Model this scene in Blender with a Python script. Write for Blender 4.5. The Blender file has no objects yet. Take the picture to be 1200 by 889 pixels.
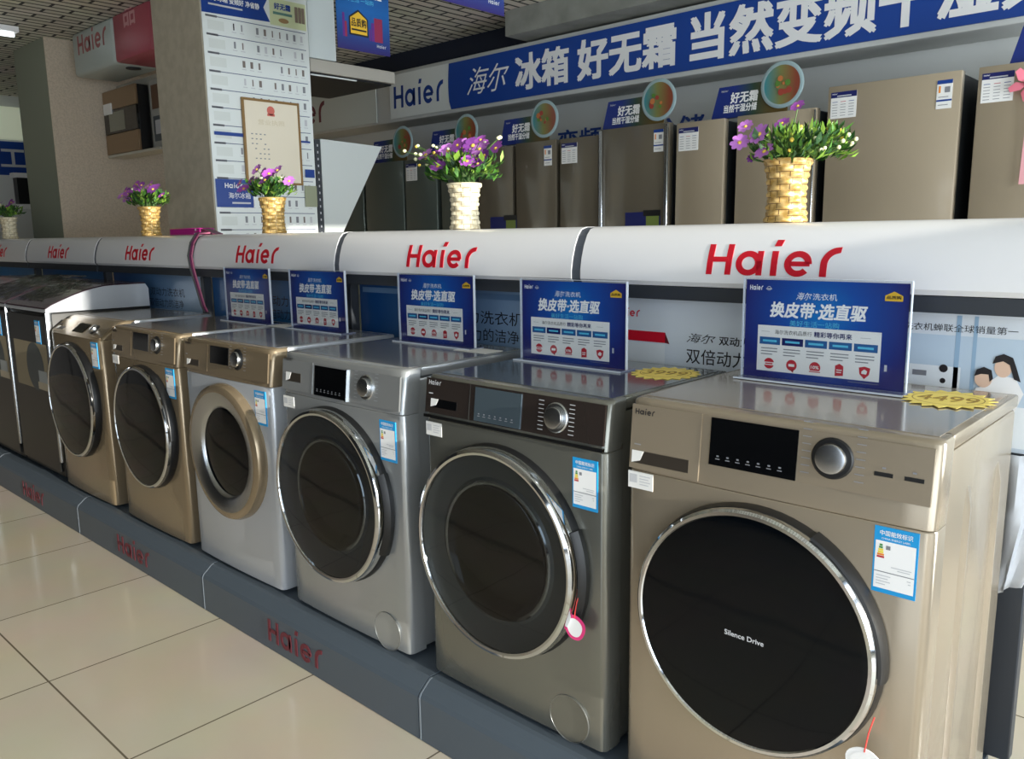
import bpy, bmesh, math, random
from mathutils import Vector, Matrix
random.seed(7)
SC = bpy.context.scene
COL = SC.collection
V = Vector
# ------------------------------------------------------------------ camera
cam_d = bpy.data.cameras.new('camera'); cam = bpy.data.objects.new('camera', cam_d); COL.objects.link(cam)
def _rod(r):
    a = V(r).length; return Matrix.Rotation(a, 3, V(r).normalized())
_R = Matrix(((1,0,0),(0,0,-1),(0,1,0))) @ _rod((-0.1703,-0.0518,0.7449)).transposed()
_m = Matrix((_R[0], -_R[1], -_R[2])).transposed().to_4x4()
_m.translation = V((0.9692,-1.4161,1.3788))
cam.matrix_world = _m
cam_d.sensor_width = 36; cam_d.lens = 967.67/1200*36; cam_d.clip_start = .05
SC.camera = cam
# ------------------------------------------------------------------ look, sky, sun, windows' daylight, added back fill
SC.view_settings.view_transform = 'Standard'; SC.view_settings.look = 'None'
SC.view_settings.gamma = 1; SC.view_settings.use_curve_mapping = False
SC.view_settings.exposure = 0.0
w = bpy.data.worlds.new('sky'); SC.world = w; w.use_nodes = True
bg = w.node_tree.nodes['Background']; bg.inputs[0].default_value = (.72,.84,1,1); bg.inputs[1].default_value = .9
def area(name, loc, direction, sx, sy, power, col=(1,1,1)):
    l = bpy.data.lights.new(name, 'AREA'); l.shape = 'RECTANGLE'; l.size = sx; l.size_y = sy; l.energy = power; l.color = col
    o = bpy.data.objects.new(name, l); COL.objects.link(o); o.location = loc
    o.rotation_euler = V(direction).to_track_quat('-Z', 'Y').to_euler(); return o
area('shop_window_daylight', (3.2,-2.3,1.35), (-1,.15,0), 4.2, 2.5, 150, (.86,.94,1))
area('shop_front_daylight', (1.3,-5.2,1.35), (-.1,1,0), 2.8, 2.5, 30, (.86,.94,1))
area('added_back_fill', (3.2,1.75,1.6), (-1,.25,0), 1.2, 1.7, 160, (.88,.95,1))  # added fill through an unseen opening, brightens the back wall
sun = bpy.data.lights.new('sun', 'SUN'); sun.energy = 7; sun.angle = .01; sun.color = (1,.95,.84)
so = bpy.data.objects.new('sun', sun); COL.objects.link(so); so.rotation_euler = V((-1,.05,-.15)).to_track_quat('-Z','Y').to_euler()

# ------------------------------------------------------------------ materials
def lin(c):
    return tuple(((x/255)/12.92 if x/255 <= .04045 else ((x/255+.055)/1.055)**2.4) for x in c) + (1,)
MATS = {}
def mat(name, c, rough=.5, metal=0, coat=0, spec=.5, emit=None, es=1, bump=None, mix=None, alpha=None):
    if name in MATS: return MATS[name]
    m = bpy.data.materials.new(name); m.use_nodes = True; nt = m.node_tree; b = nt.nodes['Principled BSDF']
    b.inputs['Base Color'].default_value = lin(c); b.inputs['Roughness'].default_value = rough
    b.inputs['Metallic'].default_value = metal; b.inputs['Coat Weight'].default_value = coat
    b.inputs['Coat Roughness'].default_value = .06; b.inputs['Specular IOR Level'].default_value = spec
    if emit: b.inputs['Emission Color'].default_value = lin(emit); b.inputs['Emission Strength'].default_value = es
    if mix:      # (scale, second colour, low, high): mottling
        tc = nt.nodes.new('ShaderNodeTexCoord'); n = nt.nodes.new('ShaderNodeTexNoise'); n.inputs['Scale'].default_value = mix[0]; n.inputs['Detail'].default_value = 4
        r = nt.nodes.new('ShaderNodeValToRGB'); r.color_ramp.elements[0].color = lin(c); r.color_ramp.elements[1].color = lin(mix[1])
        r.color_ramp.elements[0].position = mix[2]; r.color_ramp.elements[1].position = mix[3]
        nt.links.new(tc.outputs['Object'], n.inputs['Vector']); nt.links.new(n.outputs['Fac'], r.inputs[0]); nt.links.new(r.outputs[0], b.inputs['Base Color'])
    if bump:     # (scale, strength, stretch)
        tc = nt.nodes.new('ShaderNodeTexCoord'); mp = nt.nodes.new('ShaderNodeMapping'); mp.inputs['Scale'].default_value = bump[2] if len(bump) > 2 else (1,1,1)
        n = nt.nodes.new('ShaderNodeTexNoise'); n.inputs['Scale'].default_value = bump[0]; n.inputs['Detail'].default_value = 3
        bp = nt.nodes.new('ShaderNodeBump'); bp.inputs['Strength'].default_value = bump[1]; bp.inputs['Distance'].default_value = .004
        nt.links.new(tc.outputs['Object'], mp.inputs[0]); nt.links.new(mp.outputs[0], n.inputs['Vector']); nt.links.new(n.outputs['Fac'], bp.inputs['Height']); nt.links.new(bp.outputs[0], b.inputs['Normal'])
    MATS[name] = m; return m
def glassy(name, tint, rough=.03):
    if name in MATS: return MATS[name]
    m = bpy.data.materials.new(name); m.use_nodes = True; nt = m.node_tree; nt.nodes.clear()
    o = nt.nodes.new('ShaderNodeOutputMaterial'); t = nt.nodes.new('ShaderNodeBsdfTransparent'); t.inputs[0].default_value = tint + (1,)
    g = nt.nodes.new('ShaderNodeBsdfGlossy'); g.inputs['Roughness'].default_value = rough
    lw = nt.nodes.new('ShaderNodeLayerWeight'); lw.inputs[0].default_value = .5
    pw = nt.nodes.new('ShaderNodeMath'); pw.operation = 'POWER'; pw.inputs[1].default_value = 4
    f = nt.nodes.new('ShaderNodeMath'); f.operation = 'MULTIPLY_ADD'; f.inputs[1].default_value = .7; f.inputs[2].default_value = .035
    nt.links.new(lw.outputs['Facing'], pw.inputs[0]); nt.links.new(pw.outputs[0], f.inputs[0])
    x = nt.nodes.new('ShaderNodeMixShader'); nt.links.new(f.outputs[0], x.inputs[0]); nt.links.new(t.outputs[0], x.inputs[1]); nt.links.new(g.outputs[0], x.inputs[2]); nt.links.new(x.outputs[0], o.inputs[0])
    MATS[name] = m; return m
def gridmat(name, c1, c2, cm, bw, rh, mortar, off, origin, rough, axes='XY', bias=0, spec=.5):
    m = bpy.data.materials.new(name); m.use_nodes = True; nt = m.node_tree; b = nt.nodes['Principled BSDF']
    tc = nt.nodes.new('ShaderNodeTexCoord'); mp = nt.nodes.new('ShaderNodeMapping'); br = nt.nodes.new('ShaderNodeTexBrick')
    mp.inputs['Location'].default_value = origin
    if axes == 'YX': mp.inputs['Rotation'].default_value = (0,0,math.pi/2)
    br.offset = off; br.inputs['Color1'].default_value = lin(c1); br.inputs['Color2'].default_value = lin(c2); br.inputs['Mortar'].default_value = lin(cm)
    br.inputs['Scale'].default_value = 1; br.inputs['Brick Width'].default_value = bw; br.inputs['Row Height'].default_value = rh
    br.inputs['Mortar Size'].default_value = mortar; br.inputs['Mortar Smooth'].default_value = .1; br.inputs['Bias'].default_value = bias
    nt.links.new(tc.outputs['Object'], mp.inputs[0]); nt.links.new(mp.outputs[0], br.inputs['Vector'])
    n = nt.nodes.new('ShaderNodeTexNoise'); n.inputs['Scale'].default_value = 2.2; n.inputs['Detail'].default_value = 6
    mx = nt.nodes.new('ShaderNodeMix'); mx.data_type = 'RGBA'; mx.blend_type = 'MULTIPLY'; mx.inputs[0].default_value = .25
    nt.links.new(tc.outputs['Object'], n.inputs['Vector']); nt.links.new(br.outputs['Color'], mx.inputs[6]); nt.links.new(n.outputs['Color'], mx.inputs[7])
    nt.links.new(mx.outputs[2], b.inputs['Base Color']); b.inputs['Roughness'].default_value = rough; b.inputs['Specular IOR Level'].default_value = spec
    return m
def gradmat(name, ca, cb, axis, lo, hi, rough=.3, mid=None, coat=0, radial=None):
    """printed gradient: axis 0/1/2 of object coordinates, between lo and hi (ca -> cb); radial = centre for a round glow"""
    m = bpy.data.materials.new(name); m.use_nodes = True; nt = m.node_tree; b = nt.nodes['Principled BSDF']
    tc = nt.nodes.new('ShaderNodeTexCoord'); mr = nt.nodes.new('ShaderNodeMapRange'); r = nt.nodes.new('ShaderNodeValToRGB')
    if radial:
        d = nt.nodes.new('ShaderNodeVectorMath'); d.operation = 'DISTANCE'; d.inputs[1].default_value = radial
        nt.links.new(tc.outputs['Object'], d.inputs[0]); nt.links.new(d.outputs['Value'], mr.inputs[0])
    else:
        s = nt.nodes.new('ShaderNodeSeparateXYZ'); nt.links.new(tc.outputs['Object'], s.inputs[0]); nt.links.new(s.outputs[axis], mr.inputs[0])
    mr.inputs[1].default_value = lo; mr.inputs[2].default_value = hi
    r.color_ramp.elements[0].color = lin(ca); r.color_ramp.elements[1].color = lin(cb)
    if mid:
        e = r.color_ramp.elements.new(mid[0]); e.color = lin(mid[1])
    nt.links.new(mr.outputs[0], r.inputs[0]); nt.links.new(r.outputs[0], b.inputs['Base Color'])
    b.inputs['Roughness'].default_value = rough; b.inputs['Coat Weight'].default_value = coat; b.inputs['Coat Roughness'].default_value = .05
    return m
GOLD = mat('champagne_gold_steel', (172,159,139), .27, .55, .15, bump=(60,.03,(1,1,30)))
GOLD2 = mat('gold_steel', (156,139,114), .25, .6, .15)
GREYST = mat('titanium_grey_steel', (128,128,120), .25, .65, .15)
SILVER = mat('silver_steel', (172,175,176), .26, .6, .1)
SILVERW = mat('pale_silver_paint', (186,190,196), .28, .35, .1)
DKSTEEL = mat('dark_graphite_steel', (34,34,33), .45, .3)
BLACKG = mat('black_gloss', (8,9,11), .06, 0, .3)
BLACKM = mat('black_plastic', (16,17,19), .4)
DKGLASS = mat('black_door_glass', (5,8,12), .05, 0, 0, .2)
CHROME = mat('chrome', (215,218,220), .07, 1)
SATIN = mat('satin_aluminium', (190,194,198), .25, 1)
BROWNP = mat('dark_brown_panel', (52,45,42), .2, .2, .5)
WHITE = mat('white_print', (240,240,240), .5)
PAPER = mat('white_paper', (232,232,230), .6)
WHITEGL = mat('white_gloss_panel', (238,238,240), .25, 0, .3)
RED = mat('logo_red', (208,22,44), .35)
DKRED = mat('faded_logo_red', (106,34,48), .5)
BLUEP = mat('print_blue', (22,62,140), .35)
SKYBL = mat('label_sky_blue', (18,150,215), .4)
NAVY = mat('print_navy', (24,32,96), .35)
INK = mat('print_black', (18,18,24), .5)
GREYINK = mat('print_grey', (130,132,138), .5)
LIGHTINK = mat('print_pale_grey', (196,198,202), .5)
DGREY = mat('dark_grey_metal', (58,62,68), .45, .3)
PLINTHM = mat('plinth_blue_grey', (78,88,98), .45, 0, 0, bump=(40,.05))
CYANINK = mat('print_cyan', (90,190,225), .4)
YELLOW = mat('yellow_paper', (250,224,110), .55)
YELLINK = mat('yellow_print_line', (170,135,40), .6)
ICONRED = mat('icon_red', (186,40,56), .4)
ORANGE = mat('print_orange', (232,140,40), .5); LIME = mat('print_green', (70,140,70), .5); YEL = mat('print_yellow', (236,214,60), .5)
GOLDB = mat('badge_gold', (226,182,52), .4)
ACRY = glassy('clear_acrylic', (.97,.98,.99))
SMOKE = glassy('smoked_door_glass', (.40,.43,.45))
FILM = glassy('plastic_film', (.8,.84,.82), .12)

# ------------------------------------------------------------------ mesh helpers
_TX = {}
def text_geo(s, bold=0, shear=0):
    k = (s, bold, shear)
    if k in _TX: return _TX[k]
    cu = bpy.data.curves.new('t', 'FONT'); cu.body = s; cu.size = 1; cu.offset = bold; cu.shear = shear; cu.resolution_u = 3
    o = bpy.data.objects.new('t', cu); COL.objects.link(o)
    dg = bpy.context.evaluated_depsgraph_get(); dg.update(); e = o.evaluated_get(dg); me = e.to_mesh()
    vs = [(v.co.x, v.co.y) for v in me.vertices]; fs = [tuple(p.vertices) for p in me.polygons]
    e.to_mesh_clear(); bpy.data.objects.remove(o); bpy.data.curves.remove(cu)
    if not vs: vs = [(0,0)]
    x0 = min(a for a, b in vs); x1 = max(a for a, b in vs); y0 = min(b for a, b in vs); y1 = max(b for a, b in vs)
    _TX[k] = (vs, fs, x0, x1, y0, y1); return _TX[k]
def arcpts(cx, cy, r, a0, a1, n):
    return [(cx+r*math.cos(math.radians(a0+(a1-a0)*i/n)), cy+r*math.sin(math.radians(a0+(a1-a0)*i/n))) for i in range(n+1)]
def logo_polys():
    """the red maker's lettering, cap height 1: list of quads"""
    q = []
    def bar(x0, x1, y0, y1, sl=0): q.append([(x0,y0),(x1,y0),(x1+sl,y1),(x0+sl,y1)])
    def band(cx, cy, ro, ri, a0, a1, n=20):
        A = arcpts(cx,cy,ro,a0,a1,n); B = arcpts(cx,cy,ri,a0,a1,n)
        for i in range(n): q.append([A[i],A[i+1],B[i+1],B[i]])
    bar(0,.19,0,1,.03); bar(.62,.81,0,1,.03); bar(.15,.7,.42,.59)
    band(1.36,.385,.40,.21,0,360,32); bar(1.62,1.8,0,.78)
    bar(2.06,2.25,0,.78); bar(2.09,2.30,.93,1.13,.06)
    band(2.86,.385,.40,.21,0,318,28); bar(2.62,3.2,.31,.46)
    bar(3.5,3.69,0,.38); A = arcpts(3.98,.36,.48,180,102,10); B = arcpts(3.98,.36,.29,180,102,10)
    A = [(x,.36+(y-.36)*1.12) for x,y in A]; B = [(x,.36+(y-.36)*1.2) for x,y in B]
    for i in range(10): q.append([A[i],A[i+1],B[i+1],B[i]])
    q.append([A[10],B[10],(4.02,.73),(4.04,.905)])
    return q
LOGO = logo_polys(); LOGO_W = 4.06
class Fr:
    """a drawing plane: origin, right, up, normal"""
    def __init__(s, o, u=(1,0,0), v=(0,0,1), n=(0,-1,0)): s.o, s.u, s.v, s.n = V(o), V(u), V(v), V(n)
    def P(s, a, b, c=0): return s.o + s.u*a + s.v*b + s.n*c
class MB:
    def __init__(s): s.v = []; s.f = []; s.m = []; s.sm = []; s.mats = []
    def mi(s, m):
        if m not in s.mats: s.mats.append(m)
        return s.mats.index(m)
    def add(s, vs, fs, m, smooth=False):
        b = len(s.v); i = s.mi(m); s.v += [tuple(x) for x in vs]
        for f in fs: s.f.append(tuple(b+k for k in f)); s.m.append(i); s.sm.append(smooth)
        return s
    def box(s, x0, x1, y0, y1, z0, z1, m, r=0, seg=2, M=None):
        bm = bmesh.new(); bmesh.ops.create_cube(bm, size=1)
        for v in bm.verts: v.co = V((x0+(v.co.x+.5)*(x1-x0), y0+(v.co.y+.5)*(y1-y0), z0+(v.co.z+.5)*(z1-z0)))
        if r: bmesh.ops.bevel(bm, geom=bm.edges[:], offset=r, segments=seg, profile=.5, affect='EDGES')
        bm.verts.index_update(); vs = [M @ v.co if M else v.co.copy() for v in bm.verts]; fs = [[v.index for v in f.verts] for f in bm.faces]; bm.free()
        return s.add(vs, fs, m, bool(r))
    def lathe(s, prof, o, axis, m, n=48, smooth=True, arc=None, closed=False):
        """prof: (radius, distance along axis)"""
        a = V(axis).normalized(); t = V((0,0,1)) if abs(a.z) < .9 else V((1,0,0)); u = t.cross(a).normalized(); w_ = a.cross(u)   # u: right, w_: up
        o = V(o); vs = []; fs = []; k = len(prof)
        nn = n if not arc else n+1
        for i in range(nn):
            th = 2*math.pi*i/n if not arc else math.radians(arc[0]+(arc[1]-arc[0])*i/n)
            d = u*math.cos(th)+w_*math.sin(th)
            vs += [o + d*r + a*h for r, h in prof]
        kk = k if closed else k-1
        for i in range(n):
            j = (i+1) % nn
            for q in range(kk): fs.append((i*k+q, j*k+q, j*k+(q+1) % k, i*k+(q+1) % k))
        return s.add(vs, fs, m, smooth)
    def tube(s, path, r, m, n=8, cap=True):
        vs = []; fs = []; path = [V(p) for p in path]
        for i, p in enumerate(path):
            d = (path[min(i+1,len(path)-1)]-path[max(i-1,0)]).normalized(); t = V((0,0,1)) if abs(d.z) < .9 else V((1,0,0))
            u = d.cross(t).normalized(); w_ = u.cross(d); rr = r[i] if isinstance(r, (list,tuple)) else r
            vs += [p+(u*math.cos(2*math.pi*k/n)+w_*math.sin(2*math.pi*k/n))*rr for k in range(n)]
        for i in range(len(path)-1):
            for k in range(n): fs.append((i*n+k, i*n+(k+1) % n, (i+1)*n+(k+1) % n, (i+1)*n+k))
        if cap: fs.append(tuple(range(n))); fs.append(tuple((len(path)-1)*n+k for k in range(n)))
        return s.add(vs, fs, m, True)
    def loft(s, loops, m, smooth=False, caps=True):
        n = len(loops[0]); vs = [p for l in loops for p in l]; fs = []
        for i in range(len(loops)-1):
            for k in range(n): fs.append((i*n+k, i*n+(k+1) % n, (i+1)*n+(k+1) % n, (i+1)*n+k))
        if caps: fs.append(tuple(range(n))); fs.append(tuple((len(loops)-1)*n+k for k in range(n)))
        return s.add(vs, fs, m, smooth)
    def prism(s, fr, pts, c0, c1, m, smooth=False):
        return s.loft([[fr.P(a,b,c0) for a,b in pts], [fr.P(a,b,c1) for a,b in pts]], m, smooth)
    # flat print on a drawing plane
    def poly(s, fr, pts, c, m): return s.add([fr.P(a,b,c) for a,b in pts], [tuple(range(len(pts)))], m)
    def rect(s, fr, x0, x1, y0, y1, c, m): return s.poly(fr, [(x0,y0),(x1,y0),(x1,y1),(x0,y1)], c, m)
    def disc(s, fr, cx, cy, r, c, m, n=28, sy=1): return s.poly(fr, [(cx+(x-cx), cy+(y-cy)*sy) for x,y in arcpts(cx,cy,r,0,360-360/n,n-1)], c, m)
    def ring(s, fr, cx, cy, ro, ri, c, m, n=40, a0=0, a1=360):
        A = arcpts(cx,cy,ro,a0,a1,n); B = arcpts(cx,cy,ri,a0,a1,n)
        return s.add([fr.P(a,b,c) for a,b in A+B], [(i,i+1,n+2+i,n+1+i) for i in range(n)], m)
    def text(s, fr, t, x0, y0, y1, c, m, x1=None, bold=0, shear=0, align='l'):
        """fit text into the height y0..y1 (and the width x0..x1 when x1 is given)"""
        vs, fs, a0, a1, b0, b1 = text_geo(t, 0, shear)
        sy = (y1-y0)/max(b1-b0,1e-6); sx = sy if x1 is None else (x1-x0)/max(a1-a0,1e-6)
        off = 0 if align == 'l' or x1 is not None else -(a1-a0)*sx*(.5 if align == 'c' else 1)
        d = max(bold,0)*.9
        for k,(ex,ey) in enumerate([(0,0),(d,d),(-d,d),(d,-d),(-d,-d)] if d else [(0,0)]):
            s.add([fr.P(x0+off+(x-a0+ex)*sx, y0+(y-b0+ey)*sy, c+k*.00002) for x,y in vs], fs, m)
        return s
    def logo(s, fr, x0, y0, h, c, m, width=None, thick=0):
        sx = h if width is None else width/LOGO_W
        for q in LOGO:
            pts = [(x0+x*sx, y0+y*h) for x,y in q]
            if thick: s.prism(fr, pts, c, c+thick, m)
            else: s.poly(fr, pts, c, m)
        return s
    def obj(s, name, parent=None, loc=(0,0,0)):
        me = bpy.data.meshes.new(name); me.from_pydata(s.v, [], s.f)
        for m in s.mats: me.materials.append(m)
        for p, i, sm in zip(me.polygons, s.m, s.sm): p.material_index = i; p.use_smooth = sm
        bm = bmesh.new(); bm.from_mesh(me); bmesh.ops.recalc_face_normals(bm, faces=[f for f in bm.faces if f.smooth or True]); bm.to_mesh(me); bm.free()
        if any(s.sm):
            try: me.set_sharp_from_angle(angle=math.radians(38))
            except Exception: pass
        o = bpy.data.objects.new(name, me); COL.objects.link(o); o.location = loc
        if parent: o.parent = parent
        return o
def tag(o, label, cat, group=None):
    o['label'] = label; o['category'] = cat
    if group: o['group'] = group
    return o
def thing(name, label, cat, loc=(0,0,0), group=None, rz=0):
    o = bpy.data.objects.new(name, None); COL.objects.link(o); o.location = loc; o.rotation_euler = (0,0,rz); o.empty_display_size = .1
    return tag(o, label, cat, group)
def struct(o): o['kind'] = 'structure'; return o
def copy_tree(o, parent=None):
    c = o.copy(); COL.objects.link(c)
    if parent: c.parent = parent
    for ch in list(o.children): copy_tree(ch, c)
    return c

# ------------------------------------------------------------------ room shell
FLOOR = gridmat('cream_polished_tile', (222,209,190), (216,203,184), (120,108,92), .6, .6, .003, 0, (1.17,.65,0), .13, spec=.6)
CEIL = gridmat('open_cell_ceiling', (226,224,210), (206,204,190), (50,52,52), .3, .085, .011, .5, (0,0,0), .8, axes='YX')
WALLW = mat('white_wall_paint', (206,208,204), .7, bump=(20,.05))
BEIGE = mat('beige_textured_wallpaper', (205,190,170), .75, bump=(55,.5), mix=(90,(190,176,156),.4,.65))
PILLARM = mat('warm_grey_pillar_paint', (186,178,160), .7, mix=(14,(176,168,150),.4,.6))
GREYGR = mat('grey_green_paint', (140,146,130), .7)
COOLW = mat('cool_white_board', (205,214,214), .5)
X0, X1, Y0, Y1, ZC = -9.0, 3.0, -5.0, 3.42, 2.88
struct(MB().box(X0-.1,X1+.1,Y0-.1,Y1+.1,-.1,0,FLOOR).obj('floor'))
struct(MB().box(X0-.1,X1+.1,Y0-.1,Y1+.1,ZC,ZC+.1,CEIL).obj('ceiling'))
struct(MB().box(X0-.1,X1+.1,Y1,Y1+.1,0,ZC,WALLW).obj('wall_back'))
b = MB(); b.box(X0-.1,X0,.2,Y1,0,ZC,WALLW); b.box(X0-.1,X0,Y0,.2,0,ZC,mat('wall_dark_for_reflections',(46,47,50),.75)); struct(b.obj('wall_left'))  # unseen half coloured dark so the door glass reflects dark
b = MB()   # right wall: shop window (y -4.5..-.1) and an unseen slot shaped to let sun onto the vases (y .05...5)
for (a0,a1,c0,c1) in ((-5,-4.5,0,ZC),(-4.5,-.1,0,.05),(-4.5,-.1,2.7,ZC),(-.1,.28,0,ZC),(.28,.64,0,1.76),(.28,.64,2.7,ZC),(.64,1.1,0,ZC),(1.1,2.4,0,.7),(1.1,2.4,2.5,ZC),(2.4,3.42,0,ZC)):
    b.box(X1,X1+.1,a0,a1,c0,c1,WALLW)
struct(b.obj('wall_right'))
DARKW = mat('wall_dark_for_reflections',(46,47,50),.75)  # unseen front wall darkened to keep the glossy doors and left end dark
b = MB()
for (a0,a1,c0,c1) in ((X0,-.1,0,ZC),(-.1,2.7,0,.05),(-.1,2.7,2.7,ZC),(2.7,X1,0,ZC)): b.box(a0,a1,Y0-.1,Y0,c0,c1,DARKW)
struct(b.obj('wall_front'))
def window(name, fr, w_, h_, nx):
    b = MB()
    for i in range(nx+1): b.prism(fr, [(i*w_/nx-.03,0),(i*w_/nx+.03,0),(i*w_/nx+.03,h_),(i*w_/nx-.03,h_)], -.04, .04, DGREY)
    for z in (0, h_-.06): b.prism(fr, [(0,z),(w_,z),(w_,z+.06),(0,z+.06)], -.035, .035, DGREY)
    return struct(b.obj(name))
window('window_1', Fr((X1+.05,-4.5,.05),(0,1,0),(0,0,1),(-1,0,0)), 4.4, 2.65, 3)
window('window_2', Fr((-.1,Y0-.05,.05),(1,0,0),(0,0,1),(0,1,0)), 2.8, 2.65, 2)
window('added_fill_window', Fr((X1+.05,1.1,.7),(0,1,0),(0,0,1),(-1,0,0)), 1.3, 1.8, 1)  # unseen window added to fill the back zone with light
# pillars
struct(MB().box(-4.2,-3.6,1.0,1.7,0,ZC-.002,PILLARM,.006,1).obj('wall_pillar'))
b = MB(); b.box(-6.66,-5.992,1.0,Y1-.002,0,ZC-.002,GREYGR); b.box(-5.992,-5.985,1.0,Y1-.002,0,ZC-.002,BEIGE); struct(b.obj('wall_partition'))
# bulkhead that carries the long banner, dark box painted as the shaded gap above it, concrete beam
b = MB(); b.box(-6.3,2.9,3.12,Y1-.002,2.30,2.70,WALLW,.02,2); struct(b.obj('trim_1'))
b = MB(); b.box(-7,2.9,3.27,Y1-.002,2.702,ZC-.002,mat('shaded_gap_navy', (26,34,52), .6)); struct(b.obj('trim_2'))
b = MB(); b.box(-3.1,2.9,2.95,3.265,2.715,ZC-.002,mat('raw_concrete', (142,144,138), .8, mix=(6,(120,122,116),.35,.7))); struct(b.obj('trim_3'))

# ------------------------------------------------------------------ plinth under the machines
PZ = .17
pj = [.59, -.65, -1.885, -3.115, -4.345, -5.575, -6.8]
for i in range(6):
    xa, xb = pj[i+1]+.003, pj[i]-.003
    desc = ['blue-grey plinth section under the nearest gold washer', 'blue-grey plinth section with a clear red logo, under the silver washers', 'blue-grey plinth section with a dim red logo, under the gold washers on the left', 'dark plinth section under the far gold washer and dark washer', 'plinth section under the dark machines at the left edge', 'plinth section beyond the left end of the row'][i]
    t = thing('display_plinth', desc, 'plinth', ((xa+xb)/2,0,0))
    cx = (xa+xb)/2
    prof = [(-.068,0.002),(-.068,.128),(-.062,.14),(-.03,.166),(-.02,.1695),(.62,.1695),(.62,.002)]
    b = MB().loft([[(xa-cx,y,z) for y,z in prof],[(xb-cx,y,z) for y,z in prof]], PLINTHM); b.obj('base', t)
    b = MB().loft([[(xa-cx-.0025,y,z) for y,z in prof[:5]+[(0,.16),(0,.002)]],[(xa-cx+.004,y-.001,z+.0006) for y,z in prof[:5]+[(0,.16),(0,.002)]]], mat('pale_edge_strip', (120,130,140), .4)); b.obj('edge_strip', t)
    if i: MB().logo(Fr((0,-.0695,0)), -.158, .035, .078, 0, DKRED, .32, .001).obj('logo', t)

# ------------------------------------------------------------------ washing machines
W, H, D = .595, .85, .53
def outline(z, lean, inset=0, bulge=.006, back=.06):
    h = W/2-inset; r = .02; pts = [(h,back)]
    pts += [(h-r+r*math.cos(math.radians(a)), r-r*math.sin(math.radians(a))) for a in (0,20,40,60,80)]
    for k in range(1,16):
        x = (h-r)*(1-2*k/16); pts.append((x, -bulge*(1-(x/(h-r))**2)))
    pts += [(-h+r-r*math.cos(math.radians(a)), r-r*math.sin(math.radians(a))) for a in (80,60,40,20,0)]
    pts += [(-h,back)]
    return [(x, y+lean, z) for x, y in pts]
def energy_label(t, x, z, w_=.07, h_=.117):
    f = Fr((x,-.0035,z)); b = MB(); b.prism(f, [(0,0),(w_,0),(w_,h_),(0,h_)], -.003, 0, SKYBL); e = .0004
    k = w_/.07; q = h_/.117
    b.rect(f, .003*k,w_-.003*k,.008*q,.092*q,e,WHITE); b.text(f,'中国能效标识',.009*k,.102*q,.111*q,e,WHITE,x1=w_-.009*k,bold=.01)
    b.text(f,'CHINA ENERGY LABEL',.012*k,.095*q,.0985*q,e,WHITE,x1=w_-.012*k)
    for i,(c,ww) in enumerate(((LIME,.005),(LIME,.006),(YEL,.008),(YEL,.009),(ORANGE,.011),(ICONRED,.012))): b.rect(f,(.012-ww/2)*k,(.012+ww/2)*k,(.083-i*.0042)*q,(.0865-i*.0042)*q,2*e,c)
    b.rect(f,.02*k,.027*k,.078*q,.085*q,2*e,GREYINK)
    b.rect(f,.003*k,w_-.003*k,.037*q,.0385*q,2*e,GREYINK)
    for zz,xa,xb in ((.048,.03,.062),(.044,.04,.06),(.03,.007,.03),(.025,.007,.026),(.02,.007,.03),(.03,.056,.062),(.025,.058,.062),(.015,.007,.022)): b.rect(f,xa*k,xb*k,zz*q,(zz+.0016)*q,2*e,LIGHTINK)
    o = b.obj('energy_label', t); o['label'] = 'blue and white energy label'; return o
def lathe_front(b, prof, cx, cz, m, n=64, arc=None, y=0, closed=False): return b.lathe(prof, (cx,y,cz), (0,-1,0), m, n, True, arc, closed)
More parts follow.
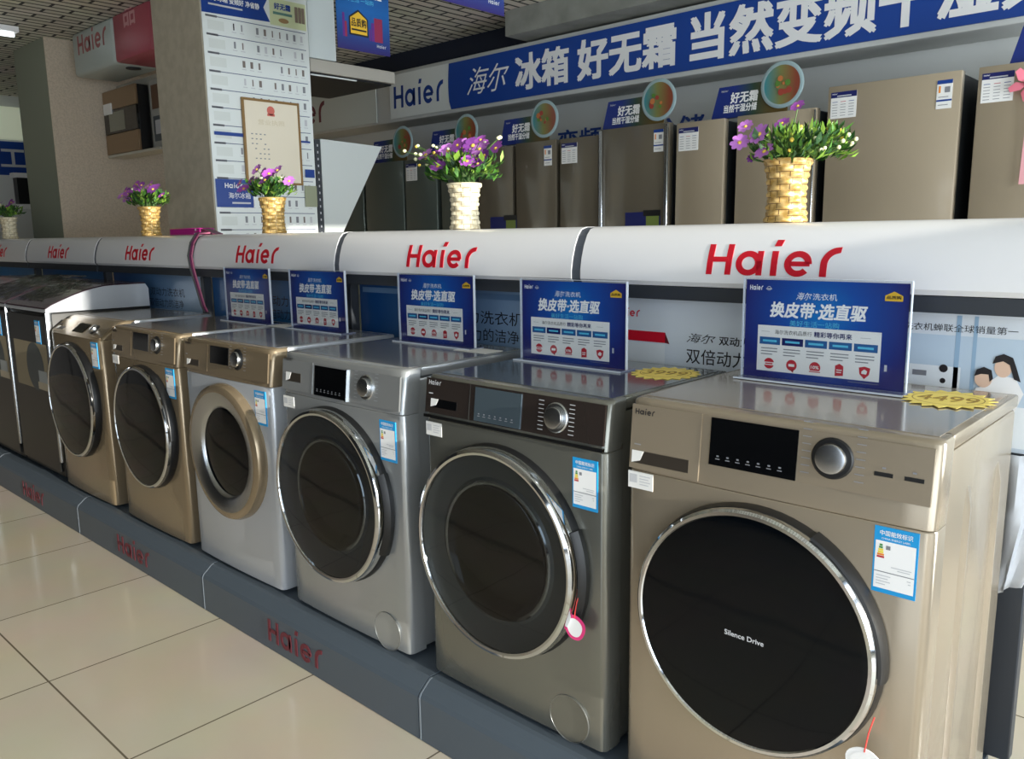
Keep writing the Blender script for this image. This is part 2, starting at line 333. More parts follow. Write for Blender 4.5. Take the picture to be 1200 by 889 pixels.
def washer(x_left, body, door, panel, spec, label, H_=.85):
    t = thing('washing_machine', label, 'washing machine', (x_left+W/2, 0, PZ), 'washing machines on the plinth'); h = W/2; cz = spec.get('side', body); lean = spec.get('lean', .014)
    # cabinet with pressed ribs on both sides
    b = MB(); b.box(-h+.004,h-.004,.055+max(0,lean-.02),D,.022,H_-.03,cz,.008,2); b.box(-h+.005,h-.005,.055,.2,.022,spec.get('seam',.742)-.002,cz)
    for sx in (-1,1):
        for yy in (.2,.42):
            ll = []
            for z,k in ((.05,0),(.09,1),(.70,1),(.74,0)): ll.append([(sx*(h-.005), yy-.022,z),(sx*(h-.004+.007*k),yy-.006,z),(sx*(h-.004+.007*k),yy+.006,z),(sx*(h-.005),yy+.022,z)])
            b.loft(ll, cz, True)
    b.obj('cabinet', t)
    for fx in (-1,1):
        for fy in (.09,.47): MB().lathe([(0,0),(.022,0),(.022,.008),(.012,.012),(.012,.025),(0,.025)],(fx*(h-.06),fy,0),(0,0,1),BLACKM,16).obj('foot',t)
    zs = spec.get('seam', .742)
    MB().loft([outline(.014,.0015,.001),outline(.018,0),outline(zs-.002,0),outline(zs,.0015,.001)], body, True).obj('front_panel', t)
    MB().loft([outline(zs+.001,.0015,.001),outline(zs+.003,0),outline(H_-.008,lean*.9),outline(H_-.002,lean+.003,.003),outline(H_,lean+.01,.008)], spec.get('fascia', body), True).obj('fascia', t)
    # lid
    b = MB(); b.box(-h+.001,h-.001,.061+lean,D,H_-.026,H_,spec.get('lidside_sheen',spec.get('lid', body)),.004,2); b.box(-h+.016,h-.016,.03+lean,D-.02,H_-.003,H_+.0012,LIDM[spec.get('lid', body).name]); b.obj('lid', t)
    # plates of the control panel lie on a plane that leans with the fascia
    dz = H_-.008-zs; up = V((0,lean*.9,dz)).normalized(); nn = V((0,-up.z,up.y))
    pf = Fr((-h,-.0045,zs),(1,0,0),up,nn)
    def plate(name, xa,xb,za,zb,m,th=.003): return MB().box(0,1,0,1,0,1,m,0).obj(name,t) if False else MB().prism(pf,[(xa,za-zs),(xb,za-zs),(xb,zb-zs),(xa,zb-zs)],-.004,th,m).obj(name,t)
    dr = spec['drawer']; d_ = MB(); d_.prism(pf,[(dr[0],dr[2]-zs),(dr[1],dr[2]-zs),(dr[1],dr[3]-zs),(dr[0],dr[3]-zs)],-.004,.0025,panel)
    do = d_.obj('detergent_drawer', t)
    g = dr[4]; hb = MB()
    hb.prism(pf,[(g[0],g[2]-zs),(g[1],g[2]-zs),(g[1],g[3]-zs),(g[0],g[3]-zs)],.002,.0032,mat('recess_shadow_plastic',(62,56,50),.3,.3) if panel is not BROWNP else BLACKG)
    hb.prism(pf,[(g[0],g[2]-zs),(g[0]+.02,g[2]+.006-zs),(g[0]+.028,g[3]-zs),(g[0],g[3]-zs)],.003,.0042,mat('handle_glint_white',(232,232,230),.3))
    hb.obj('drawer_handle', do)
    cpn = spec['panel']
    cpo = plate('control_panel', cpn[0],cpn[1],cpn[2],cpn[3],panel,.0022)
    ds = spec['display']; b = MB(); b.prism(pf,[(ds[0],ds[2]-zs),(ds[1],ds[2]-zs),(ds[1],ds[3]-zs),(ds[0],ds[3]-zs)],.002,.0045,spec.get('dispm',BLACKG))
    for k in range(spec.get('keys',7)):
        x = ds[0]+(ds[1]-ds[0])*(.08+.12*k); zz = ds[2]+.012-zs
        b.rect(pf,x,x+.009,zz,zz+.0018,.005,GREYINK); b.rect(pf,x+.002,x+.007,zz+.005,zz+.008,.005,GREYINK)
    b.obj('display', cpo)
    dl = spec['dial']; c = pf.P(dl[0],dl[1]-zs,0); r = dl[2]
    b = MB(); b.lathe([(0,.002),(r*1.36,.002),(r*1.36,.004),(r*1.25,.0065),(r*1.02,.0065)],c,nn,BLACKM if spec.get('darkring',1) else SATIN,40)
    b.lathe([(r,.006),(r,.014),(r*.95,.017),(r*.8,.018),(0,.0175)],c,nn,SATIN,40); b.obj('program_dial', cpo)
    b = MB()
    pm = spec.get('printm', GREYINK)
    for sx in (-1,1):
        for k in range(8): 
            x = dl[0]+sx*(r*1.45+.008)-.008; zz = dl[1]-zs-.034+k*.0095*dz/.105
            b.rect(pf,x,x+.016,zz,zz+.0016,.003,pm)
    lb = MB(); lb.logo(pf, .016, .826-zs, .0115, .0032, spec.get('logom',INK)); lb.obj('panel_logo', do)
    lb = MB(); lb.rect(pf,.018,.034,dr[2]+.05-zs,dr[2]+.0525-zs,.0032,pm); lb.obj('model_print', do)
    for bx in spec.get('slots',()):
        kb = MB(); kb.prism(pf,[(bx,.787-zs),(bx+.03,.787-zs),(bx+.03,.794-zs),(bx,.794-zs)],.002,.0032,BLACKM); kb.rect(pf,bx+.012,bx+.018,.80-zs,.803-zs,.003,pm); kb.obj('button', cpo)
    b.obj('panel_print', cpo)
    if spec.get('strip'): MB().prism(pf,[(.005,.004),(.59,.004),(.59,.012),(.005,.012)],-.002,.006,CHROME).obj('chrome_strip', t)
    if 'bar' in spec: MB().prism(pf,[(spec['bar'],ds[2]-.002-zs),(spec['bar']+.006,ds[2]-.002-zs),(spec['bar']+.006,ds[3]+.002-zs),(spec['bar'],ds[3]+.002-zs)],.001,.008,CHROME).obj('chrome_bar', t)
    # door
    kind, dx, dzz, R = door; dx -= h
    if kind == 'black':
        ring = MB(); lathe_front(ring,[(R+.004,.0),(R+.006,.012),(R+.002,.03),(R-.012,.036),(R-.02,.02)],dx,dzz,BLACKM); dd = ring.obj('door', t)
        cr = MB(); lathe_front(cr,[(R+.001,.031),(R,.041),(R-.005,.046),(R-.011,.0465),(R-.0135,.043)],dx,dzz,CHROME,96); cr.obj('chrome_trim', dd)
        g_ = MB(); lathe_front(g_,[(R-.013,.0435),(R*.8,.0475),(R*.4,.0500),(0,.0505)],dx,dzz,DKGLASS,96); g_.obj('door_glass', dd)
        hd = MB(); hd.lathe([(R+.003,.004),(R+.010,.006),(R+.0105,.020),(R+.006,.034),(R+.001,.036)],(dx,0,dzz),(0,-1,0),BLACKM,16,True,(-4,62)); hd.obj('door_handle', dd)
        if spec.get('door_text'):
            MB().text(Fr((dx-.035,-.0512,dzz-.006)),spec['door_text'],0,-.004,.006,0,LIGHTINK,x1=.078,bold=.02).obj('door_text', dd)
    elif kind == 'bowl':
        ring = MB(); lathe_front(ring,[(R+.004,0),(R+.004,.014),(R-.002,.026)],dx,dzz,BLACKM); dd = ring.obj('door', t)
        cr = MB(); lathe_front(cr,[(R-.001,.022),(R,.04),(R-.004,.049),(R-.012,.053),(R-.018,.0515),(R-.02,.046)],dx,dzz,CHROME,96); cr.obj('chrome_trim', dd)
        bw = MB(); bm_ = (mat('bowl_grey_plastic',(112,114,112),.2,.3,.3) if panel is BROWNP else mat('bowl_slate_plastic',(72,80,90),.2,.3,.3)); q = spec.get('bowl_r',.62)*R; ox = spec.get('bowl_dx',0)
        lathe_front(bw,[(R-.02,.044),(R*.86,.032),(q+.012,.022),(q+.004,.026)],dx,dzz,bm_,72)
        lathe_front(bw,[(q+.004,.026),(q,.029),(q-.006,.027)],dx,dzz,CHROME,72)
        lathe_front(bw,[(q-.006,.027),(q*.86,.012),(q*.55,.007),(0,.006)],dx,dzz,BLACKG,72); bw.obj('door_bowl', dd)
        g_ = MB(); lathe_front(g_,[(R-.019,.0485),(R*.7,.0535),(R*.35,.0560),(0,.0568)],dx,dzz,SMOKE,72); g_.obj('door_glass', dd)
        hd = MB(); hd.lathe([(R+.003,.004),(R+.014,.006),(R+.015,.02),(R+.008,.03),(R+.001,.034)],(dx,0,dzz),(0,-1,0),BLACKM,16,True,(-28,24)); hd.obj('door_handle', dd)
    else:   # wide two-tone ring with a small porthole
        g0 = spec['ring_out']; g1 = spec['ring_in']
        ring = MB(); lathe_front(ring,[(R,0),(R,.02),(R-.006,.034),(R-.018,.040),(R-.03,.040)],dx,dzz,g0,72); dd = ring.obj('door', t)
        cr = MB(); lathe_front(cr,[(R-.03,.0402),(R-.034,.0395),(R*.70,.030),(R*.66,.024),(R*.64,.014)],dx,dzz,g1,72); cr.obj('inner_ring', dd)
        g_ = MB(); lathe_front(g_,[(R*.645,.016),(R*.5,.02),(R*.3,.022),(0,.022)],dx,dzz,DKGLASS,64); g_.obj('door_glass', dd)
    if 'filter' in spec:
        fx, fz, r = spec['filter']; b = MB(); gr = []; gf = []
        for a in range(-8,9):
            for c_ in range(-8,9):
                m_ = max(abs(a),abs(c_)); l_ = math.hypot(a,c_) or 1; k_ = m_/l_/8*r; gx = fx-h+a*k_; gr.append((gx,-.006*(1-(gx/(h-.02))**2)-.0006,fz+c_*k_))
        for a in range(16):
            for c_ in range(16): gf.append((a*17+c_,a*17+c_+1,(a+1)*17+c_+1,(a+1)*17+c_))
        b.add(gr,gf,body,True)
        lathe_front(b,[(r+.0012,.002),(r+.001,.0052),(r,.0054),(r-.0006,.0042)],fx-h,fz,mat('groove_grey',(150,152,150),.3,.8),48); b.obj('filter_cover', t)
    el = spec.get('label')
    if el: energy_label(t, el[0]-h, el[1])
    if spec.get('sticker'):
        sx, sz = spec['sticker']; f = Fr((sx-h,-.003,sz)); b = MB(); b.prism(f,[(0,0),(.06,0),(.06,.036),(0,.036)],-.003,0,PAPER)
        for k in range(4): b.rect(f,.028,.028+.026-.004*(k % 2),.027-k*.006,.029-k*.006,.0004,LIGHTINK)
        b.rect(f,.004,.022,.012,.03,.0004,LIGHTINK); b.obj('info_sticker', t)
    return t
LIDM = {'champagne_gold_steel':mat('champagne_lid',(172,160,144),.16,.35,.3),'titanium_grey_steel':mat('titanium_lid',(120,122,118),.14,.45,.3),'silver_steel':mat('silver_lid',(150,150,146),.18,.45,.2),'pale_silver_paint':mat('pale_silver_lid',(150,152,154),.2,.4,.2),'gold_steel':mat('gold_lid',(140,128,108),.2,.4,.2)}
E_L = (.503,.585)
washer(-.004, GOLD, ('black',.294,.449,.238), GOLD, dict(drawer=(.008,.168,.712,.846,(.014,.146,.724,.75)), seam=.706, panel=(.171,.585,.750,.846), display=(.190,.362,.751,.843), dial=(.424,.803,.027),
    label=E_L, sticker=(.004,.668), door_text='Silence Drive', slots=(.495,.543), keys=7), 'nearest gold front-loading washer with black glass door and silver dial', .858).scale = (1.025,1,1.012)
washer(-.6617, GREYST, ('bowl',.275,.437,.266), BROWNP, dict(drawer=(.006,.168,.752,.843,(.028,.125,.768,.79)), seam=.735, strip=1, panel=(.171,.588,.752,.843), display=(.190,.345,.754,.838), dispm=mat('display_blue_mirror',(120,138,150),.08,.7),
    dial=(.452,.797,.026), darkring=0, logom=LIGHTINK, printm=LIGHTINK, label=(.503,.598), sticker=(.006,.69), filter=(.492,.065,.058), bowl_r=.66), 'titanium grey front-loading washer with a dark brown control panel')
washer(-1.3532, SILVER, ('bowl',.272,.437,.268), SILVER, dict(drawer=(.006,.172,.735,.83,(.028,.11,.762,.79)), seam=.722, panel=(.176,.588,.735,.83), display=(.186,.345,.735,.825), bar=.347, dial=(.44,.786,.027), darkring=0,
    label=(.498,.585), sticker=(.006,.675), filter=(.497,.06,.058), bowl_r=.64), 'silver front-loading washer with large smoked door, left of the grey one')
washer(-2.0252, SILVERW, ('ring',.305,.462,.247), GOLD2, dict(fascia=GOLD2, drawer=(.006,.18,.738,.835,(.03,.12,.75,.772)), seam=.722, panel=(.184,.588,.738,.835), display=(.205,.335,.772,.834), dial=(.395,.80,.027), side=SILVERW, lid=SILVERW,
    label=(.497,.59), ring_out=GOLD2, ring_in=SATIN, keys=0), 'pale silver washer with gold panel and wide gold-rimmed porthole door')
washer(-2.6918, GOLD2, ('black',.315,.455,.25), GOLD2, dict(drawer=(.006,.2,.738,.838,(.03,.12,.75,.772)), seam=.722, panel=(.204,.588,.738,.838), display=(.225,.365,.768,.838), dial=(.44,.80,.026), label=(.505,.60), keys=0, sticker=(.006,.69), lidside_sheen=SILVERW),  # lid sides paled to stand in for a grazing reflection
    'gold washer with black door, between the pale silver one and the far gold one')
washer(-3.4178, GOLD2, ('black',.282,.472,.268), GOLD2, dict(drawer=(.006,.2,.785,.868,(.03,.12,.80,.82)), seam=.772, lean=.10, panel=(.204,.588,.785,.868), display=(.24,.36,.80,.855), dial=(.45,.83,.020), label=(.50,.645), keys=0, lidside_sheen=SILVERW),  # grazing reflection put into the pale lid-side colour
    'far gold washer with black door beside the dark top-curved machine')

# dark machines with a curved lid at the left end
def dark_machine(x_left, label, first):
    w_ = .585; t = thing('washing_machine', label, 'washing machine', (x_left+w_/2,0,PZ), 'washing machines on the plinth'); h = w_/2
    MB().box(-h,h,.012,.52,.02,.86,DKSTEEL,.01,2).obj('cabinet', t)
    for fx in (-1,1):
        for fy in (.07,.45): MB().lathe([(0,0),(.022,0),(.022,.012),(.012,.014),(.012,.022),(0,.022)],(fx*(h-.06),fy,0),(0,0,1),BLACKM,14).obj('foot',t)
    MB().box(-h+.012,h-.025,-.002,.014,.05,.84,mat('dark_front_glass',(14,15,15),.3,0,0,.3)).obj('front_panel', t)
    MB().box(h-.024,h+.001,-.004,.03,.10,.865,SATIN,.006,2).obj('edge_trim', t)
    prof = [(.0,.862),(.0,.878)] + [(.03+.47*k/9, .885+.095*math.sin(math.pi/2*min(1,(k+.5)/6.5))) for k in range(10)] + [(.515,.955),(.515,.862)]
    lid = MB().loft([[(-h,y,z) for y,z in prof],[(h,y,z) for y,z in prof]], SILVERW).obj('lid_housing', t)
    top = [(y-.004,z+.001) for y,z in prof[1:12]]+[(y,z+.007) for y,z in reversed(prof[1:12])]
    MB().loft([[(-h-.002,y,z) for y,z in top],[(h+.001,y,z) for y,z in top]], mat('dark_plum_lid',(52,26,38),.2,.2,.4)).obj('curved_lid', lid)
    f = Fr((-h,-.0025,0)); b = MB(); b.rect(f,.06,.55,.46,.70,0,mat('kraft_sticker',(140,130,108),.6)); b.disc(f,.36,.575,.125,.0006,mat('sticker_slate',(70,76,78),.5),40); b.rect(f,.40,.52,.50,.56,.0012,mat('sticker_pale',(150,156,158),.5)); b.rect(f,.38,.54,.462,.50,.0012,mat('sticker_tan',(170,160,140),.5)); b.obj('front_sticker', t)
    energy_label(t, h-.17, .70)
    return t
d7 = dark_machine(-4.045, 'dark graphite machine with a plum curved lid beside the far gold washer', True)
d8 = copy_tree(d7); d8.location.x = -4.66; d8['label'] = 'dark curved-lid machine cut by the left edge of the photo'
d9 = copy_tree(d7); d9.location.x = -4.97; d9.location.x = -4.37-.615*2+.02; d9['label'] = 'dark curved-lid machine beyond the left edge, only its lid in view'
d8.location.x = -3.7525-.615
d9.location.x = -3.7525-.615*2
# crumpled plastic film on the dark machines
def film(x0,x1,y0,y1,z,label,seed):
    rnd = random.Random(seed); b = MB(); nx, ny = 22, 14; vs = []; fs = []
    for j in range(ny+1):
        for i in range(nx+1):
            u, v_ = i/nx, j/ny
            y = y0+(y1-y0)*v_
            zz = PZ+.893+.095*math.sin(math.pi/2*min(1,max(0,(y-.03)/.34)))
            vs.append((x0+(x1-x0)*u, y, zz+.004+rnd.random()*.022))
    for j in range(ny):
        for i in range(nx): a = j*(nx+1)+i; fs.append((a,a+1,a+nx+2,a+nx+1))
    b.add(vs,fs,FILM); o = b.obj('plastic_film'); tag(o,label,'plastic film'); return o
film(-4.62,-4.12,.02,.46,0,'crumpled clear plastic film over the dark machine at the left edge',3)
film(-4.0,-3.62,.04,.30,0,'crumpled clear plastic film on the plum lid beside the far gold washer',5)

# hang tags on two doors
def hang_tag(p, r, rim, label, cord):
    t = thing('hang_tag', label, 'tag', p); f = Fr((0,0,0)); b = MB()
    pts = [(r*1.0*math.cos(a)*(1+.06*math.sin(3*a)), r*math.sin(a)) for a in [2*math.pi*k/28 for k in range(28)]]
    b.prism(f,pts,-.001,.0006,rim); b.poly(f,[(x*.74,y*.74) for x,y in pts],.0011,WHITE); b.obj('card', t)
    MB().tube([(0.0,-.0015,r*.8),(.004,.002,r+.03),(.010,.008,r+.06)],.0013,cord,6).obj('cord', t)
hang_tag((-.127,-.036,.495), .03, mat('tag_pink',(232,58,128),.5), 'pink-rimmed white tag hanging from the grey washer door', mat('cord_red',(206,60,54),.6))
hang_tag((.522,-.036,.450), .032, WHITE, 'white round tag on a red cord under the nearest gold washer door', mat('cord_red',(206,60,54),.6))

# ------------------------------------------------------------------ display header (long white ledge) and printed back panels
HX = [.65,-.55,-1.735,-2.925,-4.11,-5.29,-6.47,-7.65]
hp = [(.512,1.238),(.502,1.25),(.502,1.275),(.508,1.31),(.519,1.345),(.534,1.375),(.55,1.392),(.575,1.399),(.86,1.399),(.86,1.238)]
hdesc = ['white header box with the largest red logo, above the nearest gold washer', 'white header box with red logo, under the cream vase', 'white header box with red logo, in front of the poster pillar', 'white header box with red logo just left of the hanging cables', 'white header box with small red logo, near the left edge of the photo', 'white header box with cut-off red logo at the left edge', 'white header box beyond the left edge of the row']
for i in range(7):
    xa, xb = HX[i+1]+.017, HX[i]-.017; cx = (xa+xb)/2
    t = thing('display_header', hdesc[i], 'display header', (cx,0,0), 'white header boxes of the ledge')
    MB().loft([[(xa-cx,y,z) for y,z in hp],[(xb-cx,y,z) for y,z in hp]], WHITEGL, True).obj('shell', t)
    b = MB()
    def onface(x, h_, off):
        z = 1.272+h_
        for (ya,za),(yb,zb) in zip(hp,hp[1:]):
            if za <= z <= zb: k = (z-za)/max(zb-za,1e-6); return V((x, ya+(yb-ya)*k-off, z))
    for q in LOGO:
        q = [V((x*.345/LOGO_W-.172, y*.076)) for x,y in q]
        for a in range(5):
            e0, e1 = a/5, (a+1)/5
            p = [q[0].lerp(q[3],e0),q[1].lerp(q[2],e0),q[1].lerp(q[2],e1),q[0].lerp(q[3],e1)]
            b.loft([[onface(v.x,v.y,-.001) for v in p],[onface(v.x,v.y,.0015) for v in p]],RED)
    b.obj('logo', t)
    MB().box(xa-cx,xb-cx,.514,.56,1.200,1.236,DGREY).obj('frame_bar', t)
    o = MB().loft([[(xa-cx-.033,y+.003,z-.001) for y,z in hp],[(xa-cx-.001,y+.003,z-.001) for y,z in hp]], mat('joint_strip_grey',(92,97,106),.5)).obj('joint_strip', t)
    post = MB().box(xa-cx-.03,xa-cx+.008,.545,.585,PZ+.001,1.198,DGREY,.003,1); post.obj('post', t)
# back panels
LBLUE = gradmat('print_pale_blue_panel', (205,216,226),(222,228,234),2,.9,1.2,.35,coat=.2)
DBLUE = gradmat('print_blue_gradient_panel', (20,66,120),(150,172,196),0,-.45,.45,.3,(.45,(78,118,160)),.2)
BLUEV = gradmat('print_blue_wave_panel', (28,84,140),(60,110,160),0,-.5,.5,.3,(.3,(30,110,170)),.2)
def brush(b, f, x0, y0, y1, c, m, x1):     # brush-script pair
    b.text(f,'海尔',x0,y0,y1,c,m,x1=x1,bold=-.006,shear=.35)
for i in range(6):
    xa, xb = HX[i+1]+.028, HX[i]-.04; cx = (xa+xb)/2
    lab = ['pale printed back panel with mother and child picture, right of the nearest sign', 'blue printed back panel with large washing machine words, behind the silver washers', 'blue printed back panel behind the two left signs', 'dark blue printed back panel left of the hanging cables', 'dark blue printed back panel above the dark machines', 'dark blue printed back panel at the left edge'][i]
    t = thing('printed_back_panel', lab, 'back panel', (cx,0,0)); f = Fr((0,.588,0)); h = (xb-xa)/2
    b = MB(); b.prism(f,[(-h,.9),(h,.9),(h,1.198),(-h,1.198)],-.012,0,LBLUE if i == 0 else DBLUE if i in (1,3) else BLUEV); e = .0008
    if i == 0:
        o = -cx+.03
        b.text(f,'洗衣机蝉联全球销量第一',.315+o,1.153,1.170,e,INK,x1=.545+o)
        brush(b,f,-.255+o,1.078,1.104,e,INK,-.165+o); b.text(f,'双动力洗衣机',-.155+o,1.078,1.102,e,INK,x1=.03+o,bold=.014)
        b.text(f,'双倍动力 双倍洁净',-.255+o,1.02,1.062,e,INK,x1=.13+o,bold=.005); b.text(f,'智能变频  静音洗护',-.23+o,.99,1.0,e,GREYINK,x1=.1+o)
        b.logo(f,-.50+o,1.14,.022,e,RED); 
        b.rect(f,-.53+o,-.325+o,1.07,1.10,e,RED); b.rect(f,-.53+o,-.325+o,.9,1.066,e,mat('print_lid_white',(226,232,236),.4)); b.poly(f,[(-.325+o,1.07),(-.31+o,1.068),(-.325+o,1.10)],e,mat('print_maroon',(96,20,34),.5))
        PB = mat('print_powder_blue',(190,208,224),.4); PW = mat('print_room_white',(232,238,242),.4); SK = mat('print_skin',(226,192,168),.5); HR = mat('print_hair',(28,24,28),.5); GL = mat('print_glass_blue',(150,180,206),.4)
        b.rect(f,.30+o,h-.002,.91,1.145,.5*e,PB); b.rect(f,.30+o,.44+o,1.00,1.075,e,PW); b.rect(f,.425+o,.435+o,1.0,1.19,e,GL); b.rect(f,.46+o,.468+o,1.0,1.19,e,GL); b.rect(f,.30+o,h-.002,.91,1.0,e,PW)
        b.rect(f,.34+o,.37+o,1.05,1.062,2*e,GREYINK); b.disc(f,.405+o,1.07,.009,2*e,HR,16); b.disc(f,.405+o,1.042,.006,2*e,HR,16)
        # printed picture: woman in white behind a child with a book
        b.poly(f,[(.465+o,.99),(.545+o,.97),(.565+o,1.03),(.548+o,1.062),(.515+o,1.066),(.49+o,1.04)],2*e,WHITE)
        b.disc(f,.523+o,1.083,.017,3*e,SK,20,1.25); b.poly(f,[(.502+o,1.09),(.507+o,1.106),(.522+o,1.113),(.54+o,1.106),(.548+o,1.085),(.558+o,1.055),(.545+o,1.06),(.535+o,1.09),(.522+o,1.097)],4*e,HR)
        b.poly(f,[(.45+o,.985),(.515+o,.975),(.52+o,1.02),(.50+o,1.04),(.475+o,1.035)],5*e,WHITE); b.disc(f,.487+o,1.055,.017,6*e,SK,20,1.1); b.poly(f,[(.469+o,1.06),(.473+o,1.075),(.487+o,1.082),(.502+o,1.076),(.506+o,1.058),(.50+o,1.05),(.497+o,1.066),(.482+o,1.066)],7*e,HR)
        b.poly(f,[(.425+o,1.0),(.46+o,1.008),(.478+o,1.002),(.44+o,.992)],8*e,GREYINK); b.poly(f,[(.44+o,1.01),(.48+o,1.012),(.478+o,1.02),(.445+o,1.014)],8*e,SK)
    elif i in (1,2,3):
        k = -cx+(-.835 if i == 1 else -2.02 if i == 2 else -3.2)
        b.text(f,'双动力洗衣机',-.40+k,1.08,1.125,e,INK,x1=.0+k); b.text(f,'双倍动力的洁净',-.42+k,1.02,1.065,e,INK,x1=-.02+k)
        if i == 1: b.rect(f,-h+.02,h-.02,1.165,1.185,e,mat('print_soft_blue',(96,126,160),.4))
    else:
        b.text(f,'双动力洗衣机',-.1,1.10,1.14,e,LIGHTINK,x1=.3)
    b.obj('print_board', t)
    MB().box(-h,h,.585,.6,.878,.899,DGREY).obj('lower_rail', t); MB().box(-h,h,.67,.68,PZ+.002,.90,mat('dark_lower_board',(44,48,52),.6)).obj('lower_board', t)
# rack post and hanging sheet seen right of the nearest washer
t = thing('rack_post', 'dark grey bolted rack post right of the nearest gold washer', 'rack post', (.60,.594,PZ))
MB().box(-.028,.03,.01,.05,.001,.565,DGREY,.003,1).obj('upright', t)
for z in (.44,.53): MB().lathe([(.007,0),(.007,.004),(.004,.006),(0,.006)],(-.003,.0105,z),(0,-1,0),SATIN,12).obj('bolt', t)
b = MB(); vs = []; 
for j in range(13):
    z = .58+.32*j/12; wv = .55+.075*(1-(1-j/12)**2)
    for i in range(7): vs.append((.578+.008*math.sin(i*1.4)+.10*i/6*(.45+.55*min(1,j/6)), .572+.008*math.sin(i*1.9+j*.3), z+.03*(i/6)*(1-j/12)))
b.add(vs,[(j*7+i,j*7+i+1,j*7+i+8,j*7+i+7) for j in range(12) for i in range(6)],mat('white_plastic_sheet',(210,214,220),.5),True)
o = b.obj('plastic_sheet'); sm = o.modifiers.new('thick','SOLIDIFY'); sm.thickness = .003; tag(o,'white plastic sheet hanging behind the rack post at the right edge','plastic sheet')

# ------------------------------------------------------------------ acrylic promotion signs
SIGNBG = gradmat('sign_blue_print', (20,120,196),(34,38,110),0,.0,.19,.3,(.45,(24,78,164)),.5,radial=(0,0,.15))
def sign_master():
    t = thing('sign_stand','', 'sign', (0,0,0)); w_, h_ = .36, .225; f = Fr((-w_/2,-.0015,.004)); e = .0003
    b = MB(); b.prism(f,[(0,0),(w_,0),(w_,h_),(0,h_)],-.001,0,SIGNBG); X = lambda a: a*w_; Z = lambda a: (1-a)*h_
    b.rect(f,X(.09),X(.86),Z(.93),Z(.46),e,PAPER)
    b.logo(f,X(.025),Z(.105),.011,e,WHITE,X(.09)); b.ring(f,X(.155),Z(.085),.005,.0038,e,LIGHTINK,20); b.rect(f,X(.135),X(.175),Z(.095),Z(.085),e,LIGHTINK)
    brush(b,f,X(.335),Z(.19),Z(.115),e,WHITE,X(.435)); b.text(f,'洗衣机',X(.44),Z(.185),Z(.12),e,WHITE,x1=X(.59))
    b.text(f,'换皮带·选直驱',X(.17),Z(.37),Z(.22),2*e,WHITE,x1=X(.77),bold=.03,shear=.15)
    b.text(f,'美好生活一站购',X(.30),Z(.455),Z(.395),2*e,CYANINK,x1=X(.61))
    house = [(X(.865),Z(.165)),(X(.965),Z(.165)),(X(.965),Z(.115)),(X(.915),Z(.075)),(X(.865),Z(.115))]
    b.poly(f,house,e,GOLDB); b.text(f,'品质购',X(.875),Z(.145),Z(.115),2*e,INK,x1=X(.955),bold=.02)
    b.text(f,'海尔洗衣机品质行',X(.205),Z(.545),Z(.50),2*e,INK,x1=X(.445)); b.text(f,'精彩等你再来',X(.46),Z(.55),Z(.495),2*e,NAVY,x1=X(.69),bold=.02)
    b.rect(f,X(.115),X(.17),Z(.525),Z(.522),2*e,GREYINK); b.rect(f,X(.74),X(.80),Z(.525),Z(.522),2*e,GREYINK)
    for k in range(5):
        xa = X(.105+.15*k); xb = X(.105+.15*k+.138); xm = (xa+xb)/2
        b.rect(f,xa,xb,Z(.655),Z(.58),2*e,mat('sign_bar_blue',(38,92,150),.4) if k != 1 else NAVY); b.rect(f,xa+.008,xb-.008,Z(.628),Z(.607),3*e,CYANINK)
        for r_ in range(3): b.rect(f,xa+.004,xb-.006-(.012 if r_ == 2 else 0),Z(.70+.03*r_),Z(.69+.03*r_),2*e,GREYINK)
        ym = Z(.85); R_ = .0125
        if k == 0: b.disc(f,xm,ym,R_,2*e,ICONRED); b.rect(f,xm-R_,xm+R_,ym-.004,ym+.003,3*e,PAPER); b.rect(f,xm-.009,xm+.009,ym-.002,ym+.001,4*e,ICONRED)
        elif k == 1: b.disc(f,xm,ym,R_,2*e,ICONRED); b.poly(f,[(xm-.002,ym-.011),(xm+.004,ym-.017),(xm+.006,ym-.009)],2*e,ICONRED); b.rect(f,xm-.007,xm+.007,ym-.003,ym+.003,3*e,PAPER)
        elif k == 2: b.disc(f,xm,ym,R_,2*e,ICONRED); b.rect(f,xm-R_,xm+R_,ym-R_,ym-.007,3*e,PAPER); b.text(f,'10%',xm-.009,ym-.003,ym+.004,3*e,PAPER,x1=xm+.009,bold=.02); b.rect(f,xm-R_,xm+R_,ym-.0105,ym-.0085,4*e,ICONRED)
        elif k == 3: b.poly(f,[(xm-.009,ym-.014),(xm+.009,ym-.012),(xm+.009,ym+.009),(xm,ym+.014),(xm-.009,ym+.009)],2*e,ICONRED); b.rect(f,xm-.006,xm+.006,ym-.001,ym+.001,3*e,PAPER); b.rect(f,xm-.006,xm+.005,ym-.006,ym-.004,3*e,PAPER)
        else: b.poly(f,[(xm-.012,ym+.010),(xm,ym+.013),(xm+.012,ym+.010),(xm+.010,ym-.004),(xm,ym-.014),(xm-.010,ym-.004)],2*e,ICONRED); b.poly(f,[(xm-.006,ym-.003),(xm-.006,ym+.002),(xm,ym+.007),(xm+.006,ym+.003),(xm+.004,ym-.004)],3*e,PAPER)
    b.rect(f,X(.885),X(.90),Z(.82),Z(.76),e,LIGHTINK); b.rect(f,X(.68),X(.86),Z(.955),Z(.95),e,GREYINK)
    b.obj('poster_card', t)
    a = MB(); a.box(-w_/2-.004,w_/2+.004,-.0062,-.0042,.004,h_+.008,ACRY); a.box(-w_/2-.004,w_/2+.004,.001,.003,.004,h_+.008,ACRY); a.obj('acrylic_sleeve', t)
    EDGE = mat('acrylic_edge_white',(206,214,226),.15)
    a = MB()
